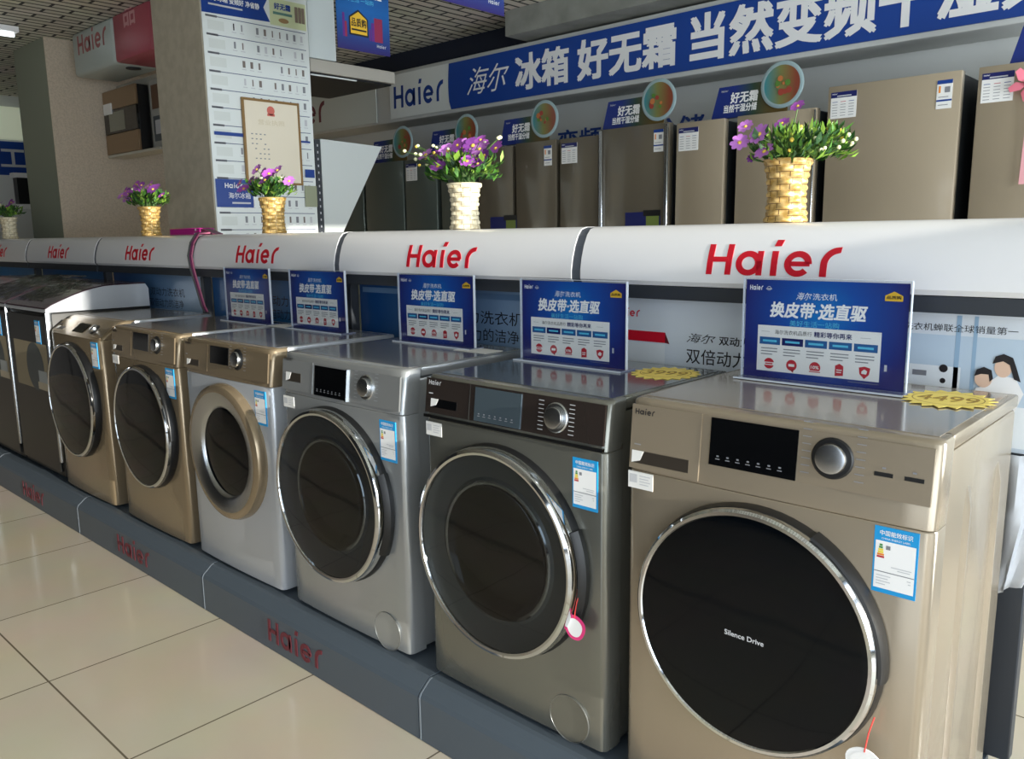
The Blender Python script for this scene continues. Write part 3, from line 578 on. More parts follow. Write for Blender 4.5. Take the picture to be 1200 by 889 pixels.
    for sx in (-1,1): a.box(sx*(w_/2+.0048)-.0008,sx*(w_/2+.0048)+.0008,-.0062,.003,.004,h_+.008,EDGE)
    a.box(-w_/2-.004,w_/2+.004,-.0062,.003,h_+.0084,h_+.0094,EDGE); a.obj('sleeve_edge', t)
    a = MB(); a.box(-w_/2-.008,w_/2+.008,-.034,.034,0,.0035,mat('acrylic_foot',(120,126,150),.1,0,.5)); a.box(-w_/2-.009,w_/2+.009,-.036,-.0342,0,.004,EDGE); a.obj('foot', t)
    return t
TZ = PZ+H+.0015
sg = sign_master()
spots = [(.240,.372,0,'blue promotion sign on the nearest gold washer'), (-.450,.358,.0,'blue promotion sign on the titanium grey washer'), (-1.075,.420,0,'blue promotion sign on the silver washer with smoked door'), (-1.76,.425,0,'blue promotion sign on the pale silver washer with porthole door'), (-2.285,.428,0,'blue promotion sign on the gold washer left of the pale silver one')]
for i,(x,y,rz,lab) in enumerate(spots):
    o = sg if i == 0 else copy_tree(sg); o.location = (x,y,TZ+(.0195 if i == 0 else 0)); o.rotation_euler.z = rz; o['label'] = lab; o['group'] = 'promotion signs on the washers'
# yellow starburst price cards, lying flat
def starburst(x, y, rz, label):
    f = Fr((0,0,0),(1,0,0),(0,1,0),(0,0,1)); pts = []
    for k in range(36):
        a = 2*math.pi*k/36; r = 1 if k % 2 else .8; pts.append((.088*r*math.cos(a), .10*r*math.sin(a)))
    b = MB(); b.prism(f,pts,.0003,.0015,YELLOW)
    b.text(f,'4499' if x > 0 else '3999',-.055,-.03,.03,.0018,YELLINK,x1=.055,bold=.01); b.ring(f,0,0,.066,.064,.0018,YELLINK)
    o = b.obj('price_card',None,(x,y,TZ+(.0195 if x > 0 else 0))); o.rotation_euler.z = rz; tag(o,label,'price card','yellow starburst price cards')
starburst(.505,.372,.1,'yellow starburst price card lying on the nearest gold washer'); starburst(-.168,.392,.3,'yellow starburst price card lying on the titanium grey washer')
# small white leaflets on tops
for (x,y,lab) in ((-.86,.40,'white leaflet lying on the silver washer beside its sign'),(-2.02,.43,'white leaflet lying between the two left signs')):
    o = MB().box(-.07,.07,-.04,.04,.0002,.0012,PAPER).obj('leaflet',None,(x,y,TZ)); tag(o,lab,'leaflet')

# ------------------------------------------------------------------ vases and artificial flowers on the ledge
def vase_mesh(m, gap):
    b = MB(); n, rows = 140, 90; Hh = .155; prof = []
    for j in range(rows+1):
        u = j/rows; r = .047+.0095*(abs(2*u-.85)**2.2)*(1 if u < .42 else 1.0)
        prof.append((r, u*Hh))
    vs = []; fs = []
    for j,(r,z) in enumerate(prof):
        row = int(z/Hh*9.999)
        for i in range(n):
            th = 2*math.pi*i/n; st = (math.cos(th*5+math.pi*(row % 2)))
            bul = math.sin(math.pi*((z/Hh*10) % 1))
            vs.append(((r+.0035*st*bul+.001*bul)*math.cos(th),(r+.0035*st*bul+.001*bul)*math.sin(th),z))
    gaps = []
    for j in range(rows):
        fr_ = ((j+.5)/rows*10) % 1; row = int((j+.5)/rows*10)
        for i in range(n):
            q = (j*n+i,j*n+(i+1)%n,(j+1)*n+(i+1)%n,(j+1)*n+i); st = math.cos(5*2*math.pi*(i+.5)/n+math.pi*(row % 2))
            (gaps if (fr_ < .12 and st > -.6) or (-.5 < st < -.3 and .2 < fr_) else fs).append(q)
    fs.append(tuple(range(n))); b.add(vs,fs,m,True); k = len(b.f)
    for q in gaps: b.f.append(q); b.m.append(b.mi(gap)); b.sm.append(True)
    return b
GOLDW = mat('woven_gold_strips',(196,156,84),.38,.35, mix=(70,(222,190,126),.4,.62)); CREAMW = mat('woven_cream_strips',(226,216,188),.5,.05, mix=(60,(196,180,140),.5,.75)); DKW = mat('woven_gold_gap',(96,66,34),.5); CRG = mat('woven_cream_gap',(134,112,80),.6)
def make_vase(m, loc, label):
    t = thing('woven_vase', label, 'vase', loc, 'woven vases on the ledge')
    vase_mesh(m, DKW if m is GOLDW else CRG).obj('body', t)
    b = MB(); tor = [(.0585+.0035*math.cos(a),.155+.0035*math.sin(a)) for a in [2*math.pi*k/8 for k in range(8)]]; b.lathe(tor,(0,0,0),(0,0,1),m,36,True,None,True); b.obj('rim', t)
    MB().lathe([(.052,.13),(0,.13)],(0,0,0),(0,0,1),DKW,24).obj('filling', t)
    return t
PURP = [mat('petal_lilac',(190,120,205),.6), mat('petal_purple',(180,92,196),.6), mat('petal_plum',(126,62,146),.6)]
LEAF = [mat('leaf_green',(70,120,40),.55), mat('leaf_dark',(38,78,36),.55), mat('leaf_lime',(130,168,62),.55)]
BUD = mat('bud_cream',(236,236,190),.5); CORE = mat('flower_core_yellow',(226,196,80),.6); STEM = mat('stem_green',(88,120,60),.6)
def blossom(t, p, d, r, m, rnd):
    d = V(d).normalized(); b = MB(); q = d.to_track_quat('Z','Y'); n = 8
    for k in range(n):
        a = 2*math.pi*k/n+rnd.random()*.2; wd = r*.30
        pts = [(0,0,0),(r*.45,-wd,.12*r),(r*.85,-wd*.8,.2*r),(r,0,.14*r),(r*.85,wd*.8,.2*r),(r*.45,wd,.12*r)]
        b.add([V(p)+q @ (Matrix.Rotation(a,3,'Z') @ V(x)) for x in pts],[(0,1,2,3,4,5)],m)
    b.lathe([(r*.2,0),(r*.2,r*.12),(r*.1,r*.2),(0,r*.22)],p,d,CORE,10); b.obj('blossom', t)
def bouquet(loc, label, seed, blooms, buds, leaves, sx=.15, hgt=.14, scl=1, off=0):
    rnd = random.Random(seed); t = thing('artificial_flower_bouquet', label, 'flowers', loc, 'artificial flowers on the ledge'); base = V((0,0,.125))
    fol = MB()
    def stem(p, r=.0012): 
        p = V(p); mid = base*.5+p*.5+V((0,0,.025)); fol.tube([base+V(((rnd.random()-.5)*.05,(rnd.random()-.5)*.05,.004)),mid,p],r,STEM,5)
    for k in range(leaves):
        a = rnd.random()*2*math.pi; rr = (.2+.8*rnd.random())*sx*.82; z = .155+rnd.random()*hgt*.62*(1-.3*rr/sx); p = V((off+rr*math.cos(a),rr*.7*math.sin(a),z)); d = (p-base).normalized()+V((rnd.uniform(-.6,.6),rnd.uniform(-.6,.6),rnd.uniform(-.3,.5))); d.normalize()
        s_ = d.cross(V((rnd.random()-.5,rnd.random()-.5,1))).normalized(); L = rnd.uniform(.016,.042); wd = L*rnd.uniform(.10,.26); nrm = d.cross(s_)
        fol.add([p-d*L*.5,p-s_*wd+nrm*.002,p+d*L*.5-nrm*.004,p+s_*wd+nrm*.002],[(0,1,2,3)],LEAF[rnd.choice((0,0,1,1,2))])
        if k % 5 == 0: stem(p)
    for (bx,bz,by) in buds: stem((bx,by,bz))
    for (bx,bz,by,r,mi) in blooms: stem((bx,by,bz))
    fol.obj('foliage', t); t.scale = (scl,scl,1.12 if scl > 1.1 else 1)
    for (bx,bz,by) in buds:
        bb = MB(); r = rnd.uniform(.0042,.0062); bb.lathe([(0,-r)]+[(r*math.cos(a),r*math.sin(a)) for a in (-.9,-.4,.1,.6,1.1)]+[(0,r)],(bx,by,bz),(0,0,1),BUD if rnd.random() < .8 else CORE,8); bb.obj('bud', t)
    for (bx,bz,by,r,mi) in blooms: blossom(t,(bx,by,bz),(bx*.8+rnd.uniform(-.2,.5),-1+rnd.random()*.5,.35+rnd.random()*.4),r,PURP[mi],rnd)
    return t
def auto(seed, n, cx, sxx, zlo, zhi, sizes=(.018,.03)):
    r = random.Random(seed); return [(cx+r.uniform(-sxx,sxx), r.uniform(zlo,zhi), r.uniform(-.06,.03), r.uniform(*sizes), r.choice((0,1,1,2))) for _ in range(n)]
def autob(seed, n, cx, sxx, zlo, zhi):
    r = random.Random(seed); return [(cx+r.uniform(-sxx,sxx), r.uniform(zlo,zhi), r.uniform(-.06,.04)) for _ in range(n)]
VY, VZ = .655, 1.4005
vx = [(.017,GOLDW,'gold woven vase with lit right side, on the largest-logo header'),(-1.168,CREAMW,'cream woven vase brightest in the sun, second from the right'),(-2.415,GOLDW,'gold woven vase in front of the poster pillar'),(-3.68,GOLDW,'small-looking gold woven vase against the beige wall'),(-6.08,CREAMW,'far pale woven vase at the left edge')]
for x,m,lab in vx: make_vase(m,(x,VY,VZ),lab)
bouquet((vx[0][0],VY,VZ),'lilac daisies and pale green buds in the nearest gold vase',11,
  [(-.105,.245,-.03,.022,0),(-.115,.205,-.04,.026,0),(-.055,.22,-.05,.030,0),(-.02,.247,0,.022,1),(.02,.285,0,.02,1),(-.035,.175,-.06,.028,0),(-.075,.185,.0,.018,2),(-.09,.165,-.02,.014,2)],
  [(.03,.235,0),(.04,.225,-.02),(.055,.23,0),(.10,.225,0),(.105,.235,.01),(.115,.21,-.02),(.135,.20,0),(.145,.19,-.02),(.15,.205,0),(.16,.185,0),(.165,.195,.01),(.14,.175,-.03),(.11,.175,-.04),(.085,.20,-.04),(.105,.17,-.05),(.03,.2,-.05),(.025,.175,-.05),(.125,.22,.01),(.02,.215,-.03),(.15,.18,.02)],560,.16,.15,1,.035)
bouquet((vx[1][0],VY,VZ),'dense purple flowers spraying from the cream vase',12,auto(1,9,-.08,.05,.19,.245)+auto(2,11,.065,.06,.18,.26)+auto(6,4,0,.04,.23,.265),autob(3,22,-.13,.075,.175,.27)+autob(4,8,.03,.1,.2,.285),420,.15,.14,1.3)
bouquet((vx[2][0],VY,VZ),'mauve flowers over green leaves in front of the poster pillar',13,auto(7,8,-.085,.06,.175,.225)+auto(8,9,.04,.08,.195,.25),autob(9,5,.02,.06,.2,.24),380,.125,.11,1.3)
bouquet((vx[3][0],VY,VZ),'mauve flowers trailing to the left before the beige wall',14,auto(10,12,-.13,.08,.165,.23)+auto(15,10,.03,.09,.19,.25),autob(16,3,.02,.06,.2,.24),380,.13,.11,1.35)
bouquet((vx[4][0],VY,VZ),'dim purple flowers in the far pale vase at the left edge',15,auto(17,9,0,.13,.17,.25),autob(18,3,.02,.06,.2,.24),260,.13,.11,1.35)
# magenta strip box and the cables that hang over the header joint
t = thing('magenta_box','flat magenta box lying on the ledge beside the poster pillar','box',(-3.20,.665,1.4005)); 
MB().box(-.17,.16,-.05,.03,0,.034,mat('magenta_card',(150,20,110),.35),.003,1).obj('body', t)
b = MB(); f = Fr((0,-.0504,0)); b.rect(f,.11,.115,.02,.03,0,WHITE); b.rect(f,.12,.125,.02,.03,0,WHITE); b.rect(f,.10,.13,.006,.009,0,WHITE); b.obj('print', t)
MB().prism(Fr((.16,0,0)),[(0,.002),(.12,0),(.12,.004),(0,.03)],-.01,.045,mat('magenta_lid_dark',(96,16,58),.4)).obj('flap', t)
def cable(pts, r, m, lab):
    P = []
    for i in range(len(pts)-1):
        for k in range(5): P.append(V(pts[i]).lerp(V(pts[i+1]),k/5))
    P.append(V(pts[-1])); o = MB().tube(P,r,m,7).obj('cable'); tag(o,lab,'cable','cables hanging over the header joint')
CX = -2.93
for k,(dx,m,lab) in enumerate(((-.014,mat('cable_grey',(92,92,92),.5),'grey cable over the header joint, left one of the bundle'),(.006,mat('cable_plum',(120,40,90),.45),'plum cable over the header joint beside the magenta box'),(.022,mat('cable_pink',(196,110,140),.45),'thin pink cable over the header joint, right one of the bundle'))):
    cable([(CX+dx,.60,1.408),(CX+dx,.545,1.404),(CX+dx+.004,.512,1.36),(CX+dx+.012,.492,1.30),(CX+dx+.028,.49,1.24),(CX+dx*.9+.05,.50,1.15),(CX+dx*.9+.06,.515,1.06),(CX+dx*.9+.058,.53,1.03)],.006-.0012*k,m,lab)

# ------------------------------------------------------------------ fridges along the back
FY = 2.8
FR_ = mat('fridge_champagne_glass',(172,158,136),.28,.25,.35); FRD = mat('fridge_bronze_glass',(112,104,90),.25,.3,.35); FRS = mat('fridge_side_grey',(52,56,60),.5,.2); FRG = mat('fridge_steel_green',(98,108,102),.28,.35,.3)
fr = [(-.105,.42,2.078,FR_,'p','champagne fridge with a pink bow at the right edge of the photo'),
 (-.775,-.172,2.078,FR_,'pe','widest champagne fridge, right of the nearest vase'),
 (-1.265,-.831,1.989,FR_,'','champagne fridge behind the nearest gold vase'),
 (-1.64,-1.341,1.988,FR_,'p','narrow champagne fridge with a price sheet, left of the nearest vase'),
 (-2.182,-1.691,2.002,FRD,'e','bronze fridge door with bright vertical handle edges'),
 (-2.499,-2.195,1.975,FRD,'p','narrow bronze fridge with a price sheet, left of the bright handle edge'),
 (-2.882,-2.530,1.978,FRD,'e','bronze fridge with a small energy label under the round plate picture'),
 (-3.238,-2.915,1.968,FRD,'','bronze fridge just right of the cream vase'),
 (-3.626,-3.275,1.955,FRG,'','steel fridge behind the purple flowers of the cream vase'),
 (-4.03,-3.675,1.948,FRG,'p','steel fridge left of the cream vase with a price sheet'),
 (-4.527,-4.055,1.95,FRG,'','steel fridge right of the white side panel'),
 (-5.03,-4.56,1.95,FRG,'','steel fridge partly behind the white side panel')]
struct(MB().box(-6.2,2.9,2.72,Y1-.003,0.001,.12,mat('fridge_platform',(120,122,124),.5)).obj('trim_4'))
def sheet(t, x, z, kind, ref):
    f = Fr((x,ref-.002,z)); b = MB()
    if kind == 'p':
        b.prism(f,[(0,0),(.125,0),(.125,.125),(0,.125)],-.0015,0,PAPER); b.rect(f,0,.125,.098,.125,.0004,NAVY); b.logo(f,.006,.113,.006,.0008,WHITE); b.rect(f,.03,.1,.103,.108,.0008,LIGHTINK)
        for i in range(6):
            for k in range(3): b.rect(f,.008+.04*k,.034+.04*k,.012+.013*i,.0145+.013*i,.0008,ICONRED if (i == 5 and k == 1) else GREYINK if i != 5 else BLUEP)
        o = b.obj('price_sheet', t); o['label'] = 'white price sheet with navy header'
    else:
        b.prism(f,[(0,0),(.065,0),(.065,.125),(0,.125)],-.0015,0,PAPER); b.rect(f,0,.065,.108,.125,.0004,BLUEP); b.rect(f,0,.065,.032,.04,.0004,BLUEP)
        b.rect(f,.008,.016,.07,.10,.0008,ORANGE); b.rect(f,.034,.056,.07,.095,.0008,GREYINK); b.rect(f,.008,.05,.05,.053,.0008,GREYINK); b.rect(f,.008,.05,.015,.018,.0008,GREYINK)
        o = b.obj('energy_label', t); o['label'] = 'white energy label with blue header'
for i,(xa,xb,zt,m,st,lab) in enumerate(fr):
    cx = (xa+xb)/2; h = (xb-xa)/2; z0 = .122; t = thing('fridge',lab,'fridge',(cx,FY,z0),'fridges along the back wall'); hh = zt-z0
    MB().box(-h+.004,h-.004,.056,.56,.0,hh-.008,FRS,.006,1).obj('cabinet', t)
    zs = .78
    MB().box(-h,h,0,.05,zs+.004,hh,m,.004,2).obj('door', t); MB().box(-h,h,0,.05,.03,zs-.004,m,.004,2).obj('drawer_door', t)
    if i == 4:
        for xx in (-h+.012,h-.012): MB().box(xx-.012,xx+.012,-.012,-.0005,zs+.02,hh-.006,SATIN,.003,1).obj('handle', t)
    elif i == 2: MB().box(h-.009,h-.001,-.008,-.0005,zs+.02,hh-.01,SATIN,.002,1).obj('handle', t)
    if 'p' in st: sheet(t,-h+.016,hh-.155,'p',0)
    if 'e' in st: sheet(t,h-.10,hh-.16,'e',0)
    if i in (4,7):
        f = Fr((0,-.002,1.28)); b = MB(); b.rect(f,-.05,.2,0,.10,0,NAVY); b.rect(f,.10,.19,.01,.09,.0005,mat('magnet_green',(110,128,60),.5)); b.rect(f,.08,.2,.075,.11,.001,BLACKM); b.obj('door_sticker', t)
# pink bow on the right edge fridge
PINK = mat('bow_pink',(240,130,150),.4)
t = thing('ribbon_bow','pink ribbon bow hanging on the fridge at the right edge','bow',(.092,FY-.012,1.985)); b = MB()
for a in (0,72,144,216,288):
    M_ = Matrix.Rotation(math.radians(a+20),4,'Y'); b.add([M_ @ V(p) for p in ((0,0,0),(.03,-.02,.02),(.07,-.012,.012),(.075,-.002,-.01),(.04,-.014,-.02))],[(0,1,2,3,4)],PINK)
b.lathe([(0,-.02),(.012,-.018),(.016,-.006),(.012,.0)],(0,0,0),(0,1,0),PINK,12); b.obj('loops', t)
b = MB(); b.add([(-.01,-.004,-.02),(.012,-.004,-.02),(.03,-.006,-.2),(.02,-.004,-.42),(-.002,-.004,-.42),(.004,-.006,-.2)],[(0,1,2,5),(5,2,3,4)],mat('bow_tail_pink',(232,170,176),.35)); b.obj('tails', t)
# toppers with the round plate picture
FOODG = gradmat('plate_picture_green', (54,130,140),(132,66,44),0,.12,.29,.3,(.5,(120,124,70)),.4)
TOPBR = gradmat('topper_blue_brown', (22,44,120),(104,84,40),0,-.06,.16,.4,(.5,(50,74,58)))
def topper(x, z, label, s=1):
    t = thing('fridge_topper',label,'topper sign',(x,FY+.05,z),'topper signs on the fridges'); f = Fr((0,0,0)); b = MB()
    pts = [(-.20,0),(.24,0),(.24,.17),(-.155,.165)]; b.prism(f,pts,-.006,0,TOPBR); e = .0012
    b.logo(f,-.14,.138,.010,e,LIGHTINK); b.text(f,'好无霜',-.085,.075,.13,e,WHITE,x1=.075,bold=.03,shear=.1); b.text(f,'当然干湿分储',-.125,.028,.068,e,WHITE,x1=.07,bold=.03,shear=.1); b.obj('board', t)
    b = MB(); b.lathe([(.115,.004),(.118,.010),(.11,.014),(.098,.013)],(.215,-.006,.135),(0,-1,0),mat('plate_rim',(150,172,176),.2,0,.3),40); b.lathe([(.099,.0128),(.06,.012),(0,.0118)],(.215,-.006,.135),(0,-1,0),FOODG,40); b.lathe([(.115,.004),(0,.003)],(.215,-.006,.135),(0,-1,0),WHITE,30)
    f2 = Fr((.215,-.0195,.135)); rnd = random.Random(int(x*100))
    for k in range(9): b.disc(f2,rnd.uniform(-.05,.05),rnd.uniform(-.05,.04),rnd.uniform(.008,.018),.0005*(k+1),[mat('food_red',(156,66,54),.4),mat('food_leaf',(86,130,54),.5),mat('food_orange',(190,116,66),.4)][k % 3],14)
    b.obj('plate_picture', t)
    MB().box(-.15,.2,.007,.03,0,.01,BLACKM).obj('stand', t)
for (x,z,lab) in ((-2.87,1.982,'topper sign with plate picture on the bronze fridges right of the cream vase'),(-2.0,2.0025,'topper sign with plate picture on the bronze fridge with bright handle edges'),(-1.25,1.992,'topper sign with plate picture behind the nearest gold vase'),(-3.60,1.972,'dim topper sign above the purple flowers'),(-4.30,1.956,'farthest topper sign beside the white side panel'),(.20,2.08,'topper sign cut by the right edge of the photo')):
    topper(x,z,lab)
o = MB().text(Fr((-3.02,3.414,1.97)),'变频干湿分储',0,0,.15,0,BLUEP,x1=1.2,bold=.02); o = o.obj('wall_lettering'); tag(o,'dark blue lettering on the back wall between two topper signs','lettering')
# long banner on the bulkhead
t = thing('wall_banner','long blue banner with white Chinese words under the ceiling','banner',(-1.6,3.108,2.33)); f = Fr((0,0,0)); b = MB(); BAN = mat('banner_blue',(20,66,150),.45)
b.prism(f,[(-2.22,.0)]+[(-2.235-.012*math.sin(math.pi*k/6),.333*k/6) for k in range(1,7)]+[(4.4,.335),(4.4,.0)],-.004,.004,BAN); b.obj('blue_sheet', t)
b = MB(); b.prism(f,[(-2.95,-.002),(-2.225,-.002),(-2.24,.337),(-2.95,.337)],-.004,.002,mat('banner_white',(220,224,220),.45)); b.obj('white_sheet', t)
b = MB(); b.logo(f,-2.90,.075,.17,.003,BLUEP,.60); b.obj('logo', t)
b = MB(); e = .006
brush(b,f,-2.04,.075,.265,e,WHITE,-1.61)
def word(s_, xa, xb, ya=.055, yb=.285): b.text(f,s_,xa,ya,yb,e,WHITE,x1=xb,bold=.035)
word('冰箱',-1.545,-1.075); word('好无霜',-.99,-.25,.05,.29); word('当然变频干湿分储',-.14,2.02,.045,.30)
b.obj('lettering', t)
# red sign on the bulkhead further left
t = thing('wall_sign','white sign with red letters behind the poster pillar, partly hidden','sign',(-5.68,3.108,2.30)); f = Fr((0,0,0)); b = MB(); b.prism(f,[(-.6,.02),(.95,.02),(.95,.38),(-.6,.38)],-.004,.003,mat('sign_pale',(200,206,200),.3,0,.3)); b.obj('board', t)
MB().logo(f,-.50,.10,.2,.004,DKRED,.72).obj('logo', t)

# ------------------------------------------------------------------ things on and around the pillars
t = thing('wall_poster','tall white product list poster on the pillar','poster',(-3.598,1.005,1.2)); f = Fr((0,0,0),(0,1,0),(0,0,1),(1,0,0)); b = MB(); PW_ = .69
b.prism(f,[(0,0),(PW_,0),(PW_,1.62),(0,1.62)],0,.004,mat('poster_gloss_paper',(226,232,230),.3,0,.2)); e = .0046
zt = 1.43
b.poly(f,[(0,zt-.005),(.43,zt+.01),(.39,zt+.085),(.43,zt+.155),(0,zt+.15)],e,BLUEP); b.text(f,'海尔冰箱 变频好 净省静',.04,zt+.065,zt+.098,2*e,WHITE,x1=.36,bold=.02); b.rect(f,.04,.25,zt+.04,zt+.05,2*e,LIGHTINK)
b.rect(f,.43,PW_-.01,zt-.002,zt+.15,.7*e+.0012,mat('poster_pale_green',(206,214,170),.4)); b.text(f,'好无霜',.46,zt+.09,zt+.125,2*e,BLUEP,x1=.57,bold=.03); b.rect(f,.45,.58,zt+.06,zt+.075,2*e,mat('poster_teal',(90,130,120),.4)); b.disc(f,.52,zt+.03,.035,2*e,mat('poster_bowl',(150,120,80),.5),20,.4)
for k in range(3): b.rect(f,.60+.024*k,.62+.024*k,zt+.035,zt+.125,2*e,mat('poster_fridge_brown',(128,112,98),.5))
rnd = random.Random(4)
for r_ in range(13):
    z = zt-.02-.0985*r_
    b.rect(f,.02,PW_-.02,z,z+.004,e,mat('poster_rule',(70,84,120),.5)); b.rect(f,.02,.09,z-.004,z+.008,e,GREYINK)
    b.rect(f,.03,.13,z-.07,z-.02,e,mat('poster_tint',(214,220,216),.5))
    for k in range(10):
        if rnd.random() < .14: continue
        x = .19+.05*k; wd = rnd.choice((.008,.012,.016,.018)); mm = rnd.choice((GREYINK,GREYINK,mat('poster_icon_brown',(120,110,104),.5),INK if r_ < 2 and k < 3 else LIGHTINK)); b.rect(f,x-wd/2,x+wd/2,z-.055,z-.018,e,mm); b.rect(f,x-.014,x+.014,z-.068,z-.064,e,LIGHTINK)
b.rect(f,0.005,.24,.36,.52,2.4*e,BLUEP); b.logo(f,.06,.47,.028,3*e,WHITE); b.text(f,'海尔冰箱',.08,.41,.445,3*e,WHITE,x1=.22); b.rect(f,.1,.22,.38,.39,3*e,LIGHTINK)
b.rect(f,.60,.69,.37,.50,2.4*e,mat('poster_fridge_olive',(150,156,130),.5)); b.rect(f,.61,.68,.55,.60,2.4*e,BLUEP)
b.rect(f,.58,.66,.76,.772,2.4*e,BLUEP); b.rect(f,.02,.2,.765,.785,2.4*e,BLUEP)
b.obj('sheet', t)
t = thing('framed_certificate','framed cream certificate with red emblem hung over the white poster','certificate',(-3.586,1.205,1.70)); b = MB(); cw, ch = .385, .49
FRM = mat('certificate_gold_frame',(150,118,72),.35,.4)
for (a0,a1,c0,c1) in ((0,cw,0,.012),(0,cw,ch-.014,ch),(0,.012,.012,ch-.014),(cw-.01,cw,.012,ch-.014)): b.prism(f,[(a0,c0),(a1,c0),(a1,c1),(a0,c1)],-.004,.012,FRM)
b.obj('frame', t); b = MB(); b.prism(f,[(.012,.012),(cw-.01,.012),(cw-.01,ch-.014),(.012,ch-.014)],-.003,.004,mat('certificate_cream',(238,228,206),.2,0,.4))
b.disc(f,.19,.43,.026,.0046,mat('emblem_red',(214,110,96),.5),24); b.rect(f,.165,.215,.398,.412,.0046,mat('emblem_red',(214,110,96),.5)); b.text(f,'营业执照',.10,.345,.375,.0046,mat('certificate_tan',(214,200,168),.5),x1=.28)
for k in range(6):
    for q in range(4):
        if (k+q) % 5 != 4: b.rect(f,.05+.028*q+(.02 if k > 2 else 0),.062+.028*q+(.02 if k > 2 else 0),.285-.028*k,.291-.028*k,.0046,GREYINK)
b.obj('sheet', t)
# overhead canopy, header board and slotted side panel behind the pillar
t = thing('overhead_canopy','pale grey overhead canopy box beside the poster pillar','canopy',(-3.98,2.04,2.40)); MB().box(-.38,.38,-.335,.34,0,.078,mat('canopy_pale_grey',(176,172,162),.5),.004,1).obj('box', t); MB().box(-.36,.36,-.33,.32,-.012,-.0005,BLACKM).obj('underside', t)
MB().tube([(.37,-.33,-.018),(.37,-.15,.0-.016),(.37,.02,-.016)],.005,mat('pale_reflection_line',(220,226,226),.4),6).obj('cord', t)  # thin pale tube standing in for a curved white reflection
o = MB().box(-3.68,-3.6,1.703,1.905,2.482,ZC-.003,COOLW,.003,1).obj('header_board'); tag(o,'blank cool white board standing on the canopy beside the poster','board')
t = thing('shelf_side_panel','white tapering side panel on a slotted upright right of the poster','side panel',(-3.61,1.75,0)); f = Fr((0,0,0),(0,1,0),(0,0,1),(1,0,0))
MB().prism(f,[(-.05,0.001),(-.018,0.001),(.01,1.2),(.148,1.42),(.492,1.978),(.0,1.995),(-.05,1.99)][2:6]+[(-.002,1.2)],-.01,.01,mat('panel_cool_white',(206,212,210),.45)).obj('panel', t)
b = MB(); b.box(-.012,.012,-.046,-.006,.001,1.99,DGREY); b.obj('upright', t)
b = MB()
for k in range(14): b.rect(Fr((.0125,-.03,1.40+.042*k),(0,1,0),(0,0,1),(1,0,0)),0,.008,0,.014,0,LIGHTINK)
b.obj('slots', t)
# hanging posters
def hang(x, ya, wd, z0, ht, label):
    t = thing('hanging_poster',label,'hanging poster',(x,ya,z0),'hanging posters under the ceiling'); f = Fr((0,0,0),(0,1,0),(0,0,1),(1,0,0)); b = MB()
    BGm = gradmat('hanging_poster_print', (40,30,100),(22,42,110),2,0,ht,.4,(.45,(20,96,168)))
    b.prism(f,[(0,0),(wd,0),(wd,ht),(0,ht)],-.002,.002,BGm); e = .0026; k = wd
    brush(b,f,.03*k,.80*k,.98*k,e,WHITE,.24*k); b.text(f,'智慧家庭',.26*k,.80*k,.93*k,e,WHITE,x1=.86*k,bold=.03); b.text(f,'美好生活 一站购',.10*k,.70*k,.77*k,e,CYANINK,x1=.70*k)
    b.poly(f,[(.22*k,.22*k),(.58*k,.22*k),(.58*k,.48*k),(.40*k,.60*k),(.22*k,.48*k)],e,INK); b.poly(f,[(.245*k,.245*k),(.555*k,.245*k),(.555*k,.47*k),(.40*k,.57*k),(.245*k,.47*k)],1.5*e,GOLDB); b.text(f,'品质购',.26*k,.35*k,.47*k,2*e,INK,x1=.54*k,bold=.02); b.rect(f,.26*k,.54*k,.29*k,.315*k,2*e,INK)
    for (xa,xb,zt_,m_) in ((.64,.70,.45,'p'),(.70,.86,.53,'r'),(.10,.14,.52,'p'),(.14,.18,.40,'r'),(.60,.63,.35,'p')): b.rect(f,xa*k,xb*k,.18*k,zt_*k,e,mat('tower_crimson',(140,36,74),.5) if m_ == 'r' else mat('tower_violet',(96,40,130),.5))
    b.logo(f,.74*k,.10*k,.045*k,e,LIGHTINK); b.obj('print', t)
    b = MB()
    for yy in (.03,wd-.03): b.tube([(0,yy,ht),(0,yy,ZC-z0-.001)],.0012,LIGHTINK,5)
    b.obj('strings', t)
hang(-2.8,1.335,.35,2.362,.47,'blue hanging poster beside the white board over the canopy'); hang(-1.7,1.055,.385,2.338,.50,'blue hanging poster cut by the top edge above the banner')
# between the pillars: oven on a board, pink and white light box, second framed picture
t = thing('display_board','pale display board carrying the oven between the two pillars','board',(-5.5,1.50,2.02)); MB().box(-.478,.5,0,.03,0,.56,mat('board_pale',(190,186,172),.6)).obj('panel', t); MB().box(-.46,.45,-.12,-.001,0,.018,mat('board_pale',(190,186,172),.6)).obj('shelf', t)
t = thing('wall_oven','bronze built-in oven with dark window above the ledge, left of the pillar','oven',(-5.674,1.40,2.041)); 
BRZ = mat('oven_bronze',(150,126,98),.3,.5); b = MB(); b.box(-.29,.29,.0,.085,0,.475,BLACKM,.004,1); b.obj('body', t); MB().box(-.295,.295,-.02,-.0005,.0,.15,BRZ,.003,1).obj('lower_door', t); o = MB().box(-.295,.295,-.02,-.0005,.152,.33,BLACKG,.003,1).obj('window', t)
f = Fr((0,-.0206,0)); MB().rect(f,-.2,.08,.17,.31,0,mat('oven_notice',(140,140,126),.5)).obj('notice', o); MB().box(-.295,.295,-.02,-.0005,.332,.475,BRZ,.003,1).obj('control_panel', t); MB().box(-.27,-.13,-.03,-.0205,.30,.38,PAPER).obj('price_tag', t)
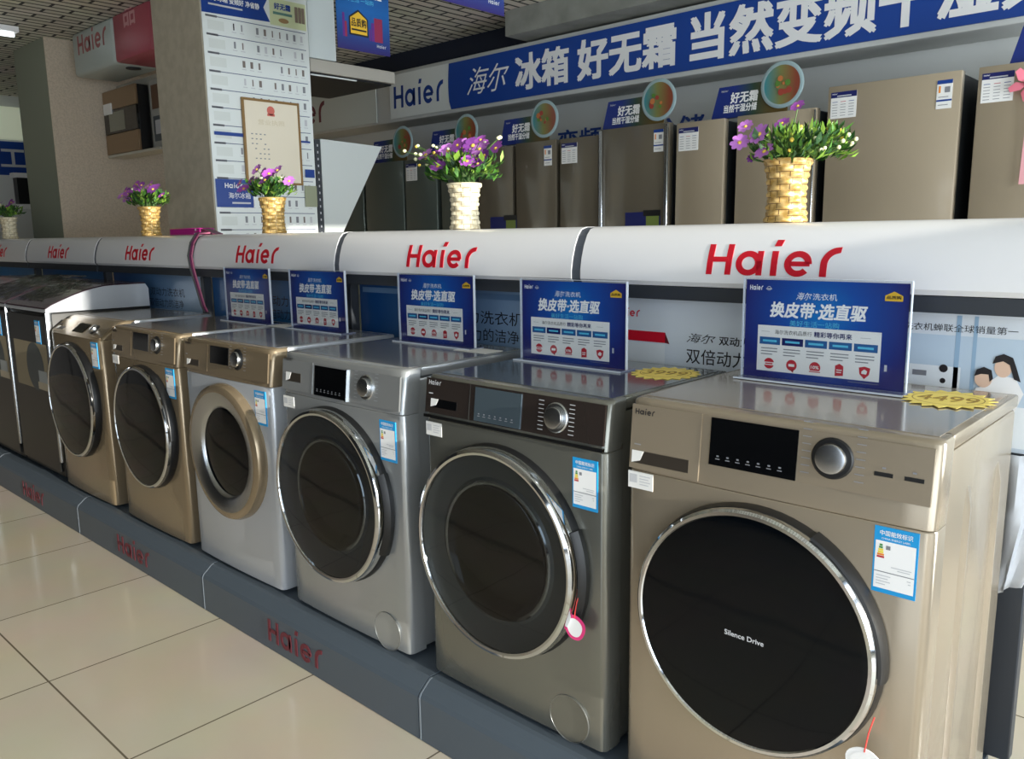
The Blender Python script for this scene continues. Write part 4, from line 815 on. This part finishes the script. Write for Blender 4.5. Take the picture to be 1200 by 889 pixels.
t = thing('picture_panel','small framed picture panel right of the bronze oven','picture',(-5.2,1.47,2.05)); MB().box(-.14,.16,0,.028,0,.49,mat('picture_silver',(170,170,164),.4),.003,1).obj('frame', t); b = MB(); f = Fr((0,-.0008,0)); b.rect(f,-.11,.14,.05,.23,0,mat('picture_slate',(86,94,98),.4)); b.rect(f,-.11,.14,.28,.45,0,mat('picture_umber',(110,84,66),.4)); b.rect(f,-.08,.02,.1,.2,.0006,LIGHTINK); b.obj('picture', t)
t = thing('hanging_light_box','white and pink hanging box with faded red letters between the pillars','light box',(-5.12,1.12,2.575)); b = MB(); PKB = mat('box_dusty_pink',(176,86,100),.4); b.box(-.66,.06,0,.33,.0,ZC-2.576,mat('box_cool_white',(178,188,184),.4),.03,3); b.obj('white_half', t); MB().box(.062,.62,0.004,.33,.002,ZC-2.576,PKB,.02,2).obj('pink_half', t)
f = Fr((0,-.001,0)); MB().logo(f,-.55,.14,.13,0,mat('logo_faded_rose',(166,96,96),.5),.52).obj('logo', t); MB().text(Fr((0,.003,0)),'品',.25,.20,.36,0,mat('letter_dusty',(206,150,154),.5),x1=.42,bold=.02).obj('lettering', t); MB().lathe([(.05,0),(.05,.006),(0,.006)],(-.02,.16,-.001),(0,0,-1),DGREY,20).obj('socket', t)
# far left wall
t = thing('wall_light_box','lit white light box on the far left wall','light box',(X0+.002,1.63,2.43)); MB().box(0,.1,-.35,.13,0,.33,mat('light_box_face',(226,232,210),.4,emit=(226,236,206),es=.25),.03,3).obj('body', t)
t = thing('far_banner','blue banner with white characters on the far left wall','banner',(X0+.002,.6,2.07)); f = Fr((.012,0,0),(0,1,0),(0,0,1),(1,0,0)); MB().box(0,.01,0,1.3,0,.345,BLUEP).obj('sheet', t); MB().text(f,'智能人工',.12,.07,.29,0,LIGHTINK,x1=1.14,bold=.02).obj('lettering', t)
t = thing('wall_cabinet_unit','black box with white edges on the far left wall','cabinet',(X0+.002,1.7,1.74)); MB().box(0,.12,-.1,.09,.03,.30,BLACKM).obj('body', t); MB().box(0,.125,-.13,.12,.302,.35,PAPER).obj('top', t); MB().box(0,.125,-.13,.12,-.02,.028,PAPER).obj('shelf', t)
t = thing('ceiling_light','fluorescent tube light on the ceiling at the far left','ceiling light',(-5.85,.45,ZC-.001)); MB().box(-.05,.05,-.6,.33,-.035,0,WHITE).obj('housing', t); MB().tube([(0,-.58,-.052),(0,.31,-.052)],.014,mat('tube_glow',(255,255,250),.4,emit=(236,248,255),es=3),10).obj('tube', t)
